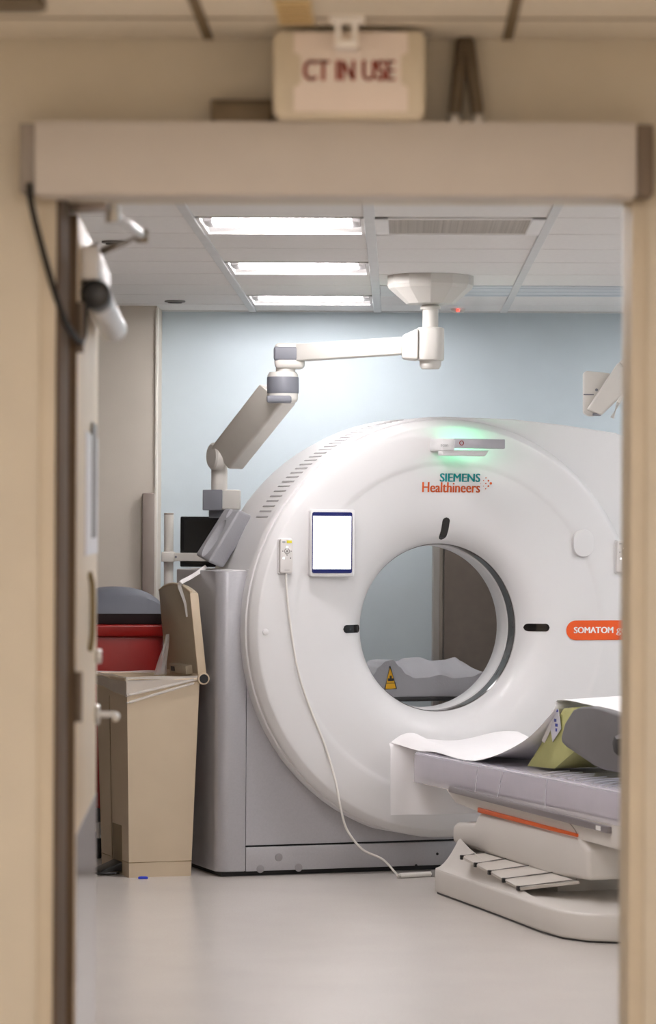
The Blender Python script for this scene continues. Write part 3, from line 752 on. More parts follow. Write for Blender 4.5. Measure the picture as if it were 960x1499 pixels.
# cradle, rail, stripe
cr = [(-.545, .427), (-.69, .362), (-.95, .346), (-2.85, .315), (-2.85, .427)]
cd = obj('cradle', prism(cr, 'x', -.247, .247, .006, 2, 25), 'offwhite', pt, GM)
obj('table_board', box(-.235, .235, -2.86, -.30, .405, .430, .006), 'offwhite', pt, GM)
rl = [(-.66, .428), (-.66, .404), (-2.185, .380), (-2.185, .404)]
for s in (-1, 1):
    ro = obj('side_rail', prism(rl, 'x', min(s * .247, s * .266), max(s * .247, s * .266), .004), 'rail', pt, GM)
    obj('rail_label', box(min(s * .266, s * .2675), max(s * .266, s * .2675), -2.13, -2.09, .385, .401), 'printw', ro, GM, sm=False)
    op_ = [PX(700, 1182, -.252), PX(845, 1220.5, -.252), PX(845, 1225.5, -.252), PX(700, 1189, -.252)]
    obj('orange_stripe', prism([(p.y, p.z) for p in op_], 'x', min(s * .247, s * .256), max(s * .247, s * .256), .002), 'orange', pt, GM)
    sl = smooth([PX(px, py, -.2475) for px, py in ((700, 1166), (760, 1180), (810, 1193), (828, 1200), (838, 1210), (845, 1221))], 5)
    obj('seam', tube([(s * .2478, p.y, p.z) for p in sl], .0014, 5), mat('seam_soft', (120, 114, 108), .6), cd, GM)

# mattress and its plastic cover
mt = thing('mattress', 'lavender grey table mattress under clear wrinkled plastic', 'mattress', tuple(GM @ Vector((0, -1.55, .43))), GYAW)
obj('pad', box(-.248, .248, -2.84, -.25, .430, .532, .014, 3), 'matt', mt, GM)
def film(u, v):
    y = -.245 - u * 2.6
    # v: up the near side, over the top, down the far side
    L = [(-.252, .412), (-.2535, .50), (-.251, .527), (-.238, .5365), (-.1, .5365), (.1, .5365), (.238, .5365), (.251, .527), (.2535, .5), (.252, .412)]
    k = v * (len(L) - 1); i = min(int(k), len(L) - 2); f = k - i
    x = L[i][0] + (L[i + 1][0] - L[i][0]) * f; z = L[i][1] + (L[i + 1][1] - L[i][1]) * f
    w = .0022 * math.sin(y * 41 + x * 23) * math.sin(y * 13 + 2) + .0016 * math.sin(y * 87 - x * 60)
    if abs(x) < .24: z += w + .003
    return (x, y, z)
obj('plastic_cover', gridsurf(film, 220, 36), 'film', mt, GM)
for yk, dy in ((-.95, .03), (-1.20, .05), (-1.62, .01)):
    obj('cover_crease_glint', tube([(-.2555, yk, .528), (-.2575, yk + dy * .4, .48), (-.2565, yk + dy, .425)], .0016, 5), 'crease_glint', mt, GM)
obj('cover_crease_glint', tube([(-.251, -.26 - k * .13, .534 + .0012 * (k % 2)) for k in range(20)], .0022, 6), 'crease_glint', mt, GM)  # bright edge line: the film's highlight put in as a pale tube
for k in range(11):
    y = -1.50 - k * .075
    obj('cover_crease_glint', tube(smooth([(-.235, y - .02, .5395), (-.16, y + .04, .5425), (-.06 + .02 * (k % 3), y + .11, .5395)], 4), .003, 5), 'crease_glint', mt, GM)

# paper sheet: hangs over the head end, runs along the mattress and up over the pillow
rowsN = [(-.325, -.165, .268), (-.328, -.168, .42), (-.325, -.160, .540), (-.318, -.150, .568), (-.235, -.245, .542), (-.228, -.43, .548), (-.232, -.87, .5455), (-.195, -1.24, .642), (-.165, -1.46, .768)]
a = PX(816, 1025, -.13); b_ = PX(860, 1029, -.13); c_ = PX(908, 1046, -.13)
rowsN += [(-.13, a.y, a.z), (-.135, b_.y, b_.z - .004), (-.14, c_.y, c_.z), (-.14, -2.6, .70)]
rowsF = [(.26, -.15, .262), (.26, -.15, .42), (.255, -.14, .55), (.25, -.14, .60), (.235, -.26, .60), (.22, -.45, .58), (.21, -.8, .56), (.2, -1.05, .63), (.2, -1.22, .75), (.2, a.y + .1, .822), (.2, b_.y, .835), (.2, c_.y, .83), (.2, -2.6, .74)]
SN, SF = smooth(rowsN, 6), smooth(rowsF, 6)
def sheet(u, v):
    n = len(SN) - 1; k = u * n; i = min(int(k), n - 1); f = k - i
    p = SN[i].lerp(SN[i + 1], f).lerp(SF[i].lerp(SF[i + 1], f), v)
    seg = k / 6
    w = max(0, 1 - abs(seg - 3.3) / 1.6)           # curl of the head edge
    p.z += w * (.034 * math.sin(min(v * 4.6, 1) * PI) + .012 * math.sin(v * 9))
    m_ = max(0, 1 - abs(seg - 6.0) / 2.0); p.z += m_ * .01 * math.sin(v * 7 + .3) * (v > .02)
    h = max(0, 1 - seg / 2.2); p.y += h * .012 * math.sin(v * 14)
    return p
tag(obj('paper_sheet', gridsurf(sheet, 96, 28, .0012), 'paper', None, GM), 'white paper sheet hanging over the head end of the table', 'paper sheet')
# green pillow under the sheet, with care tag
pw = thing('pillow', 'olive green wedge pillow under the white sheet', 'pillow', tuple(GM @ Vector((.04, -1.6, .54))), GYAW)
wp = [(-1.17, .546), (-1.30, .655), (-1.42, .755), (-1.47, .79), (-1.58, .800), (-1.70, .775), (-1.70, .68), (-1.40, .552)]
b = bmesh.new()
R = []
for x, s in ((-.128, .94), (-.118, .985), (-.08, 1.0), (.12, 1.0), (.17, .97), (.185, .92)):
    R.append([b.verts.new((x + (-.02 if (i == 0 and x < 0) else 0), -1.5 + (y + 1.5) * s, .546 + (z - .546) * s)) for i, (y, z) in enumerate(wp)])
for p, q in zip(R, R[1:]):
    for i in range(len(wp)): b.faces.new((p[i], p[(i + 1) % len(wp)], q[(i + 1) % len(wp)], q[i]))
b.faces.new(R[0][::-1]); b.faces.new(R[-1]); bmesh.ops.recalc_face_normals(b, faces=b.faces)
obj('body', b, 'green', pw, GM, sharp=60)
tg = [PX(px, py, -.14) for px, py in ((812, 1042), (817, 1037), (820, 1056), (821, 1067), (809, 1086), (806, 1066))]
tgo = obj('care_tag', prism([(p.y, p.z) for p in tg], 'x', -.1415, -.1395), mat('tag_white', (222, 222, 232), .6), pw, GM, sm=False)
for (xa, ya, xb, yb) in ((813.5, 1042, 816.5, 1039), (811, 1052, 814, 1057), (812.5, 1059, 816, 1064), (813, 1066, 815, 1071)):
    a_ = PX(xa, ya, -.142); b2 = PX(xb, yb, -.142)
    obj('tag_print', box(-.1425, -.141, min(a_.y, b2.y), max(a_.y, b2.y), min(a_.z, b2.z), max(a_.z, b2.z)), 'blueink', tgo, GM, sm=False)
ft = [PX(px, py, -.138) for px, py in ((808, 1040), (812, 1038), (806, 1068), (797, 1088), (793, 1084), (803, 1062))]
obj('white_tape', prism([(p.y, p.z) for p in ft], 'x', -.139, -.137), 'paper', pw, GM, sm=False)
# grey arm support board
ap = thing('arm_support', 'dark grey rounded arm support pad beside the green pillow', 'support pad', tuple(GM @ Vector((-.18, -2.0, .54))), GYAW)
pp_ = [PX(px, py, -.19) for px, py in ((820, 1080), (826, 1058), (838, 1039), (848, 1035), (864, 1034), (885, 1039), (908, 1047), (935, 1056), (945, 1070), (948, 1120), (938, 1136), (908, 1132), (882, 1127), (868, 1121), (846, 1106), (828, 1094), (822, 1088))]
bo = obj('board', prism([(p.y, p.z) for p in pp_], 'x', -.19, -.145, .010, 3, 50), 'armpad', ap, GM)
ho = [PX(px, py, -.192) for px, py in ((896, 1088), (899, 1078), (906, 1074), (916, 1074), (922, 1084), (922, 1098), (914, 1106), (904, 1106), (898, 1100))]
obj('grip_recess', prism([(p.y, p.z) for p in ho], 'x', -.1925, -.188, .001), 'black', bo, GM)
ho = [PX(px, py, -.194) for px, py in ((901, 1078), (908, 1074), (918, 1074), (918, 1081), (903, 1082))]
obj('grip_bar', prism([(p.y, p.z) for p in ho], 'x', -.198, -.192, .001), 'foam2', bo, GM)

# ------------------------------------------------------------------ cart, foam pad and cabinet seen through the bore
cy = .86
kx0, kx1 = PG(548, 1000, cy).x, PG(715, 1000, cy).x
kz = PG(650, 1019.5, cy).z
ctt = thing('equipment_cart', 'black topped cart behind the scanner ring', 'cart', tuple(GM @ Vector(((kx0 + kx1) / 2, cy + .12, 0))), GYAW)
obj('tray', box(kx0 - .10, kx1 + .015, cy - .01, cy + .26, kz - .020, kz, .005), 'black', ctt, GM)
for x in (kx0 - .07, kx1 - .02):
    for y in (cy + .03, cy + .22):
        obj('leg', cyl((x, y, 0), (x, y, kz - .015), .012, seg=12), 'black', ctt, GM)
fpd = thing('foam_pad', 'grey wavy foam positioning pad with yellow warning triangle inside the bore', 'foam pad', tuple(GM @ Vector(((kx0 + kx1) / 2, cy + .1, kz))), GYAW)
def zpx(px, py): return PG(px, py, cy).z
fr_pts = [(548, 988), (556, 976), (566, 968), (576, 966), (585, 976), (596, 988), (608, 993), (625, 992), (645, 988), (665, 993), (690, 991), (708, 984), (714, 985)]
bk_pts = [(548, 984), (556, 972), (566, 966), (576, 965), (590, 968), (603, 968), (616, 963), (636, 962), (655, 967), (672, 966), (690, 962), (700, 968), (714, 981)]
def interp(pts, px):
    for (a, ya), (b_, yb) in zip(pts, pts[1:]):
        if a <= px <= b_:
            f = (px - a) / (b_ - a); f = f * f * (3 - 2 * f); return ya + (yb - ya) * f
    return pts[-1][1]
b = bmesh.new(); nU, nV = 60, 10; TV = []
for i in range(nU + 1):
    px = 548 + (714 - 548) * i / nU; x = kx0 + (kx1 - kx0) * i / nU; row = []
    zf, zb = zpx(px, interp(fr_pts, px)), PG(px, interp(bk_pts, px), cy + .2).z
    for j in range(nV + 1):
        v = j / nV; row.append(b.verts.new((x, cy + .012 + .2 * v, zf + (zb - zf) * v)))
    TV.append(row)
for i in range(nU):
    for j in range(nV): b.faces.new((TV[i][j], TV[i + 1][j], TV[i + 1][j + 1], TV[i][j + 1]))
def skirt_faces(line):
    low = [b.verts.new((v.co.x, v.co.y, kz)) for v in line]
    for i in range(len(line) - 1): b.faces.new((line[i], line[i + 1], low[i + 1], low[i]))
skirt_faces([r[0] for r in TV]); skirt_faces([r[-1] for r in TV]); skirt_faces(TV[0]); skirt_faces(TV[-1])
bmesh.ops.recalc_face_normals(b, faces=b.faces)
fb = obj('body', b, 'foam2', fpd, GM, sharp=50)
ty = cy + .012 - .001
tri = [PG(563, 1009, ty), PG(570.5, 975, ty), PG(580, 1008, ty)]
lab = obj('warning_label', prism([(p.x, p.z) for p in tri], 'y', ty - .0015, ty + .002), 'yellow', fpd, GM, sm=False)
bt = bmesh.new()
for p, q in ((0, 1), (1, 2), (2, 0)): tube([(tri[p].x, ty - .002, tri[p].z), (tri[q].x, ty - .002, tri[q].z)], .0022, 5, bm=bt)
obj('label_border', bt, 'black', lab, GM)
for px0, px1, py0, py1 in ((567.5, 576, 993, 997), (570, 573, 989, 994), (565, 579, 999.5, 1000.5)):
    a_, c_ = PG(px0, py1, ty), PG(px1, py0, ty)
    obj('label_print', box(a_.x, c_.x, ty - .0025, ty, a_.z, c_.z), 'black', lab, GM, sm=False)
# tall taupe cabinet by the back wall
a_ = P(634, 900, 14.72).x
tcab = thing('tall_cabinet', 'dark taupe tall cabinet by the back wall, seen through the bore', 'cabinet', (a_ + .5, 15.0, 0))
obj('body', box(a_, a_ + 1.0, 14.74, RY1 - .015, .02, 1.80, .004), 'taupel', tcab)
d1 = P(650, 900, 14.72).x
obj('edge_strip', box(P(643, 900, 14.72).x, d1 - .006, 14.722, 14.742, .06, 1.78, .002), mat('cabinet_strip', (136, 128, 118), .5), tcab)
for x0, x1 in ((d1, d1 + .45), (d1 + .458, a_ + .995)):
    dd = obj('door', box(x0, x1, 14.718, 14.742, .06, 1.78, .003), 'taupe', tcab)
    hxp = x1 - .05 if x0 == d1 else x0 + .05
    obj('handle', tube([(hxp, 14.716, .95), (hxp, 14.69, .96), (hxp, 14.69, 1.09), (hxp, 14.716, 1.10)], .006, 8), 'satin', dd)
obj('plinth', box(a_ + .02, a_ + .98, 14.77, RY1 - .02, 0, .06), 'black', tcab, sm=False)

# ------------------------------------------------------------------ ceiling-hung arms
def rbox(p, ax, L, w, h, bv, w2=None, h2=None):     # bar from p along ax; w across (horizontal), h across (vertical)
    ax, s, u = basis(ax); w2 = w2 or w; h2 = h2 or h; pts = []
    for d, ww, hh in ((0, w, h), (L, w2, h2)):
        for a, c_ in ((-1, -1), (1, -1), (1, 1), (-1, 1)): pts.append(Vector(p) + ax * d + s * (a * ww / 2) + u * (c_ * hh / 2))
    return hexa(pts, bv)
D0 = 13.1
cc = P(630, 403, D0); cc.z = CEIL
ar = thing('ceiling_boom', 'white jointed ceiling arm with grey joints reaching left over the scanner', 'medical arm', (cc.x, cc.y, CEIL))
b = bmesh.new()                                     # faceted canopy
for k in range(1):
    prof = [(.178, CEIL - .001), (.178, P(630, 418, D0).z), (.172, P(630, 423, D0).z), (.10, P(630, 445, D0).z), (.0, P(630, 447, D0).z)]
    lathe([(r, z - CEIL) for r, z in prof], (cc.x, cc.y, CEIL), 'z', 12, bm=b)
obj('canopy', b, 'white2', ar, sharp=12)
zz = lambda py, D=D0: P(630, py, D).z
cx = P(630, 460, D0).x
obj('collar', lathe([(.0, 0), (.042, 0), (.042, .010), (.036, .016), (0, .016)], (cx, D0, zz(453)), 'z', 32), 'white2', ar)
obj('column', cyl((cx, D0, zz(482)), (cx, D0, zz(447)), .0325, seg=32), 'white2', ar)
hxl, hxr = P(610, 500, D0).x, P(650, 500, D0).x
hc = (hxl + hxr) / 2
obj('hub', prism(rrect(hxl, hxr, D0 - .065, D0 + .065, .045, 6), 'z', zz(528), zz(480), .008), 'white2', ar)
obj('hub_cap', lathe([(.0, -.036), (.036, -.034), (.044, -.022), (.046, 0), (0, 0)], (hc, D0, zz(528)), 'z', 32), 'white2', ar)
e = P(437, 518, 13.5); h_ = P(592, 508, 13.13); hh = P(612, 506, 13.1)
wedge_l = [P(588, 492, 13.13), P(588, 526, 13.13), P(612, 481, 13.1), P(612, 528, 13.1)]
b = hexa([wedge_l[1] + Vector((0, -.045, 0)), wedge_l[3] + Vector((0, -.06, 0)), wedge_l[3] + Vector((0, .06, 0)), wedge_l[1] + Vector((0, .045, 0)),
          wedge_l[0] + Vector((0, -.045, 0)), wedge_l[2] + Vector((0, -.06, 0)), wedge_l[2] + Vector((0, .06, 0)), wedge_l[0] + Vector((0, .045, 0))], .012)
obj('hub_shoulder', b, 'white2', ar)
q = [P(437, 504, 13.5), P(437, 529, 13.5), P(592, 493.5, 13.13), P(592, 519, 13.13)]
off = Vector((.012, .04, 0))
obj('upper_arm', hexa([q[1] - off, q[3] - off, q[3] + off, q[1] + off, q[0] - off, q[2] - off, q[2] + off, q[0] + off], .006), 'white2', ar)
# elbow
def blk(px0, px1, py0, py1, D, dep, bv, m, name, parent, shift=0):
    a_, c_ = P(px0, py1, D), P(px1, py0, D)
    return obj(name, box(a_.x, c_.x, D - dep / 2 + shift, D + dep / 2 + shift, a_.z, c_.z, bv, 3), m, parent)
el = blk(402, 446, 503, 540, 13.52, .12, .02, 'white2', 'elbow', ar)
blk(401, 440, 508, 529, 13.52, .128, .012, 'slate', 'elbow_band', el)
ex = P(418, 545, 13.52).x
obj('elbow_pivot', cyl((ex, 13.52, P(418, 549, 13.52).z), (ex, 13.52, P(418, 536, 13.52).z), .042, seg=32, bv=.004), 'white2', el)
kn = obj('knuckle', lathe([(.0, 0), (.052, 0), (.062, .008), (.066, .02), (.066, .118), (.058, .132), (0, .136)], (ex - .012, 13.53, P(418, 590, 13.53).z), 'z', 32), 'white2', ar)
obj('knuckle_band', lathe([(.0672, 0), (.0685, .004), (.0685, .066), (.0672, .07), (.06, .07)], (ex - .012, 13.53, P(418, 576, 13.53).z), 'z', 32), 'slate', kn)
blk(391, 427, 580, 590, 13.5, .10, .008, 'slate', 'knuckle_plate', kn, -.02)
# lower arm
q = [P(390, 562, 13.56), P(424, 590, 13.54), P(318, 655, 14.02), P(345, 688, 14.0)]
off = Vector((.03, .045, 0))
la = obj('lower_arm', hexa([q[3] - off, q[1] - off, q[1] + off, q[3] + off, q[2] - off, q[0] - off, q[0] + off, q[2] + off], .012), mat('arm_shadow_white', (212, 208, 200), .45), ar)
w_ = P(315, 668, 14.0)
wd = obj('wrist_disc', lathe([(.0, -.028), (.052, -.026), (.060, -.018), (.062, 0), (.062, .02), (0, .02)], (0, 0, 0), 'y', 32), 'white2', ar)
wd.data.transform(Matrix.Translation(MW[ar].inverted() @ Vector((w_.x + .005, 14.0, w_.z))) @ Matrix.Rotation(math.radians(-62), 4, 'Z') @ Matrix.Translation(-(MW[ar].inverted() @ Vector((0, 0, 0)))))
wx = P(321, 700, 14.05).x
obj('wrist_stem', cyl((wx, 14.05, P(321, 718, 14.05).z), (wx, 14.05, P(321, 672, 14.05).z), .036, seg=28), 'white2', ar)
blk(297.5, 326, 717, 747, 14.05, .11, .004, 'slate', 'mount_block', ar)
blk(325, 352, 717, 746, 14.07, .09, .008, 'white2', 'mount_bracket', ar)
blk(306, 336, 745, 758, 14.12, .05, .004, 'slate', 'mount_neck', ar)

# second arm at the right, cut by the door frame
D1 = 13.2
c2 = P(985, 400, D1); c2.z = CEIL
a2 = thing('ceiling_boom', 'white ceiling arm end with folded bracket above the scanner at right', 'medical arm', (c2.x, c2.y, CEIL))
obj('canopy', lathe([(.16, 0), (.16, -.05), (.09, -.12), (0, -.125)], (c2.x, c2.y, CEIL), 'z', 12), 'white2', a2, sharp=12)
obj('column', cyl((c2.x, D1, P(985, 505, D1).z), (c2.x, D1, CEIL - .1), .032, seg=28), 'white2', a2)
ps = [P(853, 545, D1), P(867, 543, D1), P(867, 580, D1), P(860, 609, D1), P(853, 604, D1)]
obj('head_block', prism([(p.x, p.z) for p in [P(853.5, 604, D1), P(853.5, 546, D1), P(857, 543.5, D1), P(892, 547, D1), P(892, 585, D1), P(872, 609, D1), P(860, 609, D1)]], 'y', D1 - .045, D1 + .045, .008), 'white2', a2)
q = [P(858, 600, D1 - .05), P(879, 609, D1 - .05), P(905, 530, D1 - .08), P(930, 560, D1 - .08)]
off = Vector((0, .04, 0))
obj('arm_link', hexa([q[1] - off, q[3] - off, q[3] + off, q[1] + off, q[0] - off, q[2] - off, q[2] + off, q[0] + off], .01), 'white2', a2)
q = [P(905, 530, D1 - .08), P(930, 560, D1 - .08), P(985, 490, D1), P(990, 520, D1)]
obj('arm_link', hexa([q[1] - off, q[3] - off, q[3] + off, q[1] + off, q[0] - off, q[2] - off, q[2] + off, q[0] + off], .01), 'white2', a2)
obj('seam', box(P(853, 577, D1).x, P(868, 577, D1).x, D1 - .0465, D1 - .044, P(860, 579, D1).z, P(860, 577.5, D1).z), 'slate', a2, sm=False)
obj('screw', cyl((P(871, 572, D1).x, D1 - .092, P(871, 572, D1).z), (P(871, 572, D1).x, D1 - .088, P(871, 572, D1).z), .006, seg=12), 'slate', a2)
blk(866, 878, 606, 609, D1, .07, .001, 'slate', 'end_plate', a2, -.05)
obj('handle', tube([P(896, 612, D1 - .1), P(905, 590, D1 - .1), P(917, 558, D1 - .09)], .009, 10), 'white2', a2)

# ------------------------------------------------------------------ monitor on its stand
D2 = 14.35
px_ = P(247, 780, D2).x
ms = thing('monitor_stand', 'white pole stand holding a black monitor behind the scanner cabinet', 'monitor stand', (px_, D2, 0))
pz = P(247, 753, D2).z
po = obj('pole', cyl((px_, D2, .03), (px_, D2, pz), .0215, seg=24), 'cream', ms)
obj('pole_cap', cyl((px_, D2, pz - .002), (px_, D2, pz + .006), .022, seg=24, bv=.002), mat('cap_brown', (150, 138, 126), .5), po)
obj('base', lathe([(.0, 0), (.075, 0), (.075, .012), (.05, .03), (0, .034)], (px_, D2, 0), 'z', 32), 'cream', ms)
za, zb = P(250, 821, D2).z, P(250, 809, D2).z
xa = P(251, 815, D2).x; xb = P(318, 815, D2).x
bmk = obj('arm', box(xa, xb, D2 - .075, D2 - .035, za, zb, .005), 'cream', ms)
obj('clamp', box(px_ - .028, px_ + .03, D2 - .08, D2 + .028, za - .004, zb + .004, .006), 'cream', ms)
obj('bolt', cyl((P(259, 815, D2).x, D2 - .0755, (za + zb) / 2), (P(259, 815, D2).x, D2 - .079, (za + zb) / 2), .005, seg=12), 'slate', bmk)
mn = obj('monitor', box(P(263, 800, 14.3).x, P(263, 800, 14.3).x + .33, 14.325, 14.37, P(263, 830, 14.3).z, P(263, 756, 14.3).z, .006), 'screenblk', ms)
obj('screen', box(P(263, 800, 14.3).x + .018, P(263, 800, 14.3).x + .312, 14.3235, 14.326, P(263, 825, 14.3).z, P(263, 761, 14.3).z), mat('screen_off', (26, 28, 31), .12), mn, sm=False)

# ------------------------------------------------------------------ headrest cushion leaning on the scanner, with strap
def leancush():
    A0, A1, A2, A3 = P(285, 812, 13.56), P(305, 823, 13.42), P(351, 746, 13.50), P(329, 743, 13.64)      # cradle face: bottom-left, bottom ridge, top ridge, top-left
    B1, B2 = P(327, 832.5, 13.50), P(375, 758, 13.58)                                                   # right face bottom / top
    B0, B3 = A0 + (B1 - A1), A3 + (B2 - A2)
    b = hexa([A0, A1, B1, B0, A3, A2, B2, B3], .014, 4)
    # head recess scooped out of the cradle face and a notch in the top end
    nrm = (A1 - A0).cross(A3 - A0).normalized()
    if nrm.y > 0: nrm = -nrm
    up = (A3 - A0).normalized(); side = up.cross(nrm).normalized()
    def ell(c, ru, rs, rn):
        e_ = bmesh.new(); bmesh.ops.create_uvsphere(e_, u_segments=32, v_segments=20, radius=1)
        for v in e_.verts: v.co = c + side * v.co.x * rs + nrm * v.co.y * rn + up * v.co.z * ru
        bmesh.ops.recalc_face_normals(e_, faces=e_.faces); return e_
    cs = [ell(A0.lerp(A1, .50).lerp(A3.lerp(A2, .5), .40) + nrm * .012, .100, .042, .045), ell(A3.lerp(A2, .5) + nrm * .004, .05, .020, .03)]
    def tmpobj(x):
        me = bpy.data.meshes.new('tmp'); x.to_mesh(me); x.free(); o = bpy.data.objects.new('tmp', me); C.objects.link(o); return o
    base = tmpobj(b); cut = [tmpobj(x) for x in cs]
    for c0 in cut:
        md = base.modifiers.new('b', 'BOOLEAN'); md.operation = 'DIFFERENCE'; md.object = c0; md.solver = 'EXACT'
    dg = bpy.context.evaluated_depsgraph_get(); dg.update()
    me = bpy.data.meshes.new_from_object(base.evaluated_get(dg)); r_ = bmesh.new(); r_.from_mesh(me)
    for o in [base] + cut: bpy.data.objects.remove(o)
    return r_
ch_ = thing('headrest_cushion', 'grey moulded headrest cushion leaning against the scanner on the cabinet', 'cushion', tuple(P(318, 832, 13.48)))
obj('foam_block', leancush(), 'foam', ch_, sharp=50)

# ------------------------------------------------------------------ beige step-on bin with its lid up
BA = math.radians(21)
bc = PZ(189, 1285, 0)
BM = Matrix.Translation((bc.x, bc.y, 0)) @ Matrix.Rotation(BA, 4, 'Z')   # local x: along the long side, local y: away
bn = thing('waste_bin', 'tall beige step-on bin with its lid standing open', 'bin', tuple(BM @ Vector((.14, .17, 0))), BA)
L0_, W0_, LT, WT, HB = .270, .42, .318, .475, .835
dxn, dyn = -.020, -.020
def ring(h):
    f = h / HB; return [(dxn * f, dyn * f), (L0_ + (LT - L0_ + dxn) * f, dyn * f), (L0_ + (LT - L0_ + dxn) * f, W0_ + (WT - W0_ + dyn) * f), (dxn * f, W0_ + (WT - W0_ + dyn) * f)]
def binbody():
    b = bmesh.new(); R = []
    for h in (0, .062, .064, HB - .045, HB):
        rr = ring(h); e_ = .0025 if h in (.062,) else 0
        R.append([b.verts.new((x, y, h)) for x, y in rr])
    for p, q in zip(R, R[1:]):
        for i in range(4): b.faces.new((p[i], p[(i + 1) % 4], q[(i + 1) % 4], q[i]))
    b.faces.new(R[0][::-1])
    rr = ring(HB); cxm = sum(x for x, y in rr) / 4; cym = sum(y for x, y in rr) / 4
    inn = [b.verts.new((x + math.copysign(.012, cxm - x), y + math.copysign(.012, cym - y), HB)) for x, y in rr]
    low = [b.verts.new((v.co.x * .97 + cxm * .03, v.co.y * .97 + cym * .03, HB - .45)) for v in inn]
    for i in range(4):
        j = (i + 1) % 4
        b.faces.new((R[-1][i], R[-1][j], inn[j], inn[i])); b.faces.new((inn[i], inn[j], low[j], low[i]))
    b.faces.new(low)
    bmesh.ops.recalc_face_normals(b, faces=b.faces)
    es = [e_ for e_ in b.edges if abs(e_.verts[0].co.z - e_.verts[1].co.z) > .02 and e_.verts[0].co.z > -1 and min(v.co.z for v in e_.verts) < HB - .44 or (abs(e_.verts[0].co.z - e_.verts[1].co.z) > .02 and max(v.co.z for v in e_.verts) > HB - .001 and len(e_.link_faces) == 2 and all(v in sum(R, []) for v in e_.verts))]
    return b
bd = obj('body', binbody(), 'binb', bn, BM, sharp=25)
rr = ring(HB); b = newbm()
for i in range(4):
    a_, c_ = Vector((*rr[i], HB - .006)), Vector((*rr[(i + 1) % 4], HB - .006)); tube([a_, a_.lerp(c_, .5), c_], .009, 8, bm=b)
obj('rim', b, 'binb', bn, BM)
b = newbm()
rr = ring(.063)
for i in range(4):
    a_, c_ = Vector((*rr[i], .063)), Vector((*rr[(i + 1) % 4], .063)); tube([a_, c_], .0022, 5, bm=b)
obj('foot_seam', b, mat('bin_seam', (150, 132, 100), .6), bn, BM)
# pedal side: ridge lines, recess and pedal
f = lambda h: (dxn * h / HB - .002)
obj('pedal_recess', hexa([(f(.01) , .10, .01), (f(.01), .235, .01), (.04, .235, .01), (.04, .10, .01), (f(.21), .10, .21), (f(.21), .235, .21), (.04, .235, .21), (.04, .10, .21)]), mat('bin_recess', (128, 112, 86), .6), bn, BM, sm=False)
obj('ridge', tube([(f(.02), .25, .02), (f(.75), .25, .75)], .0035, 6), 'binb', bn, BM)
obj('pedal', hexa([(-.10, .10, .012), (-.10, .23, .012), (.01, .23, .02), (.01, .10, .02), (-.09, .105, .022), (-.09, .225, .022), (.01, .23, .062), (.01, .10, .062)], .006), 'black', bn, BM)
obj('pedal_wire', tube(smooth([(-.02, .08, .012), (-.11, .10, .012), (-.125, .165, .012), (-.11, .24, .012), (-.02, .26, .012)], 6), .005, 8), 'black', bn, BM)
# lid standing on its hinge at the far right end
HBx = ring(HB)[1][0]
LM = BM @ Matrix.Translation((HBx - .004, 0, HB)) @ Matrix.Rotation(math.radians(-6), 4, 'Y')
y0l, y1l = dyn - .004, WT + dyn + .004
LH = .392
lo = [(y0l, .0), (y1l, .0), (y1l - .012, LH - .05)]
lo += [(y1l - .012 + (y0l + .010 - (y1l - .012)) * k / 8, LH - .05 + .05 * math.sin(PI * (.12 + .76 * k / 8))) for k in range(0, 9)] + [(y0l + .008, LH - .045)]
ld_ = obj('lid', prism(lo, 'x', .0, .030, .004), 'binlid', bn, LM)
obj('lid_edge', prism([(y0l - .003, -.004), (y0l + .010, -.004), (y0l + .018, LH - .04), (y0l + .006, LH - .035)], 'x', -.004, .034, .004), 'binb', ld_, LM)
obj('lid_edge', tube([Vector((.004, p[0], p[1])) for p in lo[3:12]], .006, 8), 'binb', ld_, LM)
obj('hinge_bracket', box(-.03, .002, .06, .30, .012, .05, .004), 'binlid', ld_, LM)
obj('hinge_slot', box(-.032, -.028, .22, .27, .02, .04), 'black', ld_, LM, sm=False)
hg = obj('hinge_tube', cyl((.016, y0l - .014, -.006), (.016, y1l, -.006), .026, seg=28, bv=.003), 'binb', bn, LM)
obj('hinge_cap', cyl((.016, y0l - .0165, -.006), (.016, y0l - .013, -.006), .019, seg=28), 'black', hg, LM)
def PL(px, py, off=-.006):                # on the inner face of the open lid
    n = LM.to_3x3() @ Vector((1, 0, 0)); o_ = LM @ Vector((off, 0, 0)); d = ray(px, py)
    return CO + d * ((o_ - CO).dot(n) / d.dot(n))
st = [P(302, 829, 13.50), P(290, 838, 13.46), P(277, 846, 13.44), PL(266, 852, -.004), PL(263, 858, -.008), PL(266, 868), PL(271, 884), PL(273.5, 903)]
stp = smooth(st, 6)
def strap(u, v):
    n = len(stp) - 1; k = u * n; i = min(int(k), n - 1); p = stp[i].lerp(stp[i + 1], k - i)
    d = (stp[i + 1] - stp[i]).normalized(); s = d.cross(Vector((0, 1, 0))).normalized()
    w = .017 if u < .55 else .017 - .010 * (u - .55) / .45
    return p + s * (v - .5) * w
tag(obj('strap', gridsurf(strap, 48, 2, .0015), mat('strap_white', (226, 224, 222), .7)), 'white fabric strap hanging from the cushion over the bin lid', 'strap')
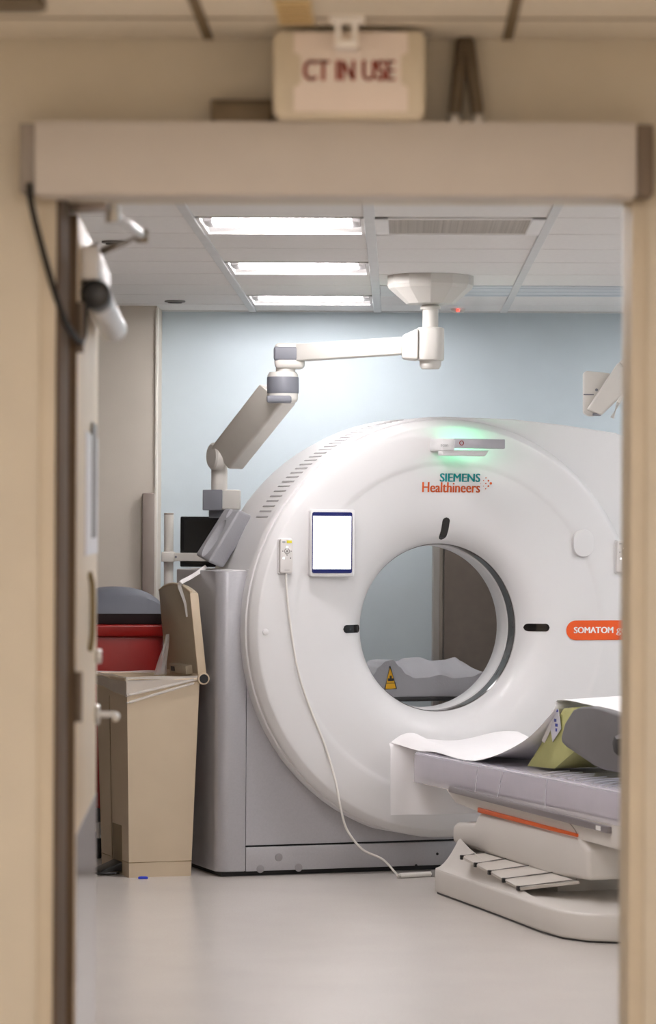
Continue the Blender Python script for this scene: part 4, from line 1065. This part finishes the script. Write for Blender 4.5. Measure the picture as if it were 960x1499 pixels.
# liner bag folded over the rim
rt = ring(HB)
def bagband(u, v):
    k = u * 4; i = min(int(k), 3); f_ = k - i
    p = Vector(rt[i]).lerp(Vector(rt[(i + 1) % 4]), f_); c0 = Vector((LT / 2 + dxn, WT / 2 + dyn))
    o_ = (p - c0); o_ = o_ * (1 + (.035 if v < .75 else -.035)) + c0
    drop = [.085, .015, .03, .05, .085][min(i, 4)] * (1 - f_) + [.085, .015, .03, .05, .085][i + 1] * f_
    z = HB + .008 - drop * (1 - v / .7) if v < .7 else HB + .008 - (v - .7) * .25
    rz_ = .0015 * math.sin(u * 40 + v * 5)
    return (o_.x + rz_ * .5, o_.y - rz_ * .5, z + rz_)
obj('liner_bag', gridsurf(bagband, 96, 10), 'bag', bn, BM)
for k, (za_, zb_) in enumerate(((.050, .008), (.082, .022))):
    obj('bag_fold', tube(smooth([(rt[0][0] - .004, rt[0][1] - .014, HB - za_ - .02), (rt[0][0] + .10, rt[0][1] - .013, HB - (za_ * .62 + zb_ * .38) - .014), (rt[1][0] - .03, rt[1][1] - .013, HB - zb_)], 5), .0055, 8), 'bag', bn, BM)
def tuft(u, v):
    p = Vector((HBx - .09, .26, HB + .0)).lerp(Vector((HBx - .03, .34, HB + .17)), u)
    return (p.x + (v - .5) * .05 * (1.1 - u) + .006 * math.sin(v * 19), p.y + .01 * math.sin(v * 12 + u * 4), p.z)
obj('bag_tuft', gridsurf(tuft, 12, 8), 'bag', bn, BM)
q = PZ(210, 1286.5, 0)
tag(obj('tape_scrap', prism([(q.x - .022, q.y - .012), (q.x + .020, q.y - .010), (q.x + .012, q.y + .01), (q.x - .012, q.y + .012)], 'z', 0, .010, .002), 'bluetape'), 'scrap of bright blue tape on the floor at the bin foot', 'tape')

# ------------------------------------------------------------------ red bin on a dolly with a cushion on top
RBX, RBY = -1.225, 14.12
rb = thing('red_bin', 'red clinical waste bin with thick rim behind the beige bin', 'bin', (RBX, RBY, 0), math.radians(10))
RM = MW[rb]
zr = 1.49 - (930 - 765) * 13.9 / 4627; ztop = 1.49 - (918 - 765) * 13.9 / 4627
def taper(w0, w1, z0, z1, bv): 
    return hexa([(-w0[0], -w0[1], z0), (w0[0], -w0[1], z0), (w0[0], w0[1], z0), (-w0[0], w0[1], z0), (-w1[0], -w1[1], z1), (w1[0], -w1[1], z1), (w1[0], w1[1], z1), (-w1[0], w1[1], z1)], bv)
obj('body', taper((.135, .17), (.17, .20), .22, zr, .02), 'redbin', rb, RM)
obj('rim', taper((.190, .22), (.198, .225), zr - .012, ztop + .005, .010), 'redbin', rb, RM)
obj('dolly', box(-.14, .14, -.17, .17, .16, .222, .008), 'black', rb, RM)
for sx in (-1, 1):
    for sy in (-1, 1):
        w = obj('caster', cyl((sx * .11 - .012, sy * .14, .045), (sx * .11 + .012, sy * .14, .045), .045, seg=20, bv=.004), 'black', rb, RM)
        obj('caster_stem', cyl((sx * .11, sy * .14, .045), (sx * .11, sy * .14, .165), .010, seg=10), 'satin', w, RM)
cu = thing('seat_cushion', 'dark grey domed pad lying on top of the red bin', 'cushion', (RBX, RBY, ztop + .005), math.radians(10))
def dome(u, v):
    x = -.20 + .385 * u; y = -.21 + .42 * v
    e_ = max(0, 1 - min(1, abs((u - .42) / (.58 if u > .42 else .42)) ** 2.6)) * max(0, 1 - abs((v - .5) / .5) ** 5)
    return (x, y, ztop + .008 + .045 + .115 * e_ ** .6)
b = bmesh.new()
D = [[b.verts.new(dome(i / 24, j / 14)) for j in range(15)] for i in range(25)]
for i in range(24):
    for j in range(14): b.faces.new((D[i][j], D[i + 1][j], D[i + 1][j + 1], D[i][j + 1]))
bmesh.ops.recalc_face_normals(b, faces=b.faces)
obj('pad', b, 'darkpad', cu, RM)
low = [(-.20, -.21), (.185, -.21), (.185, .21), (-.20, .21)]
obj('underside', hexa([(x * .86, y * .9, ztop + .006) for x, y in low] + [(x, y, ztop + .056) for x, y in low], .004), 'darkunder', cu, RM)
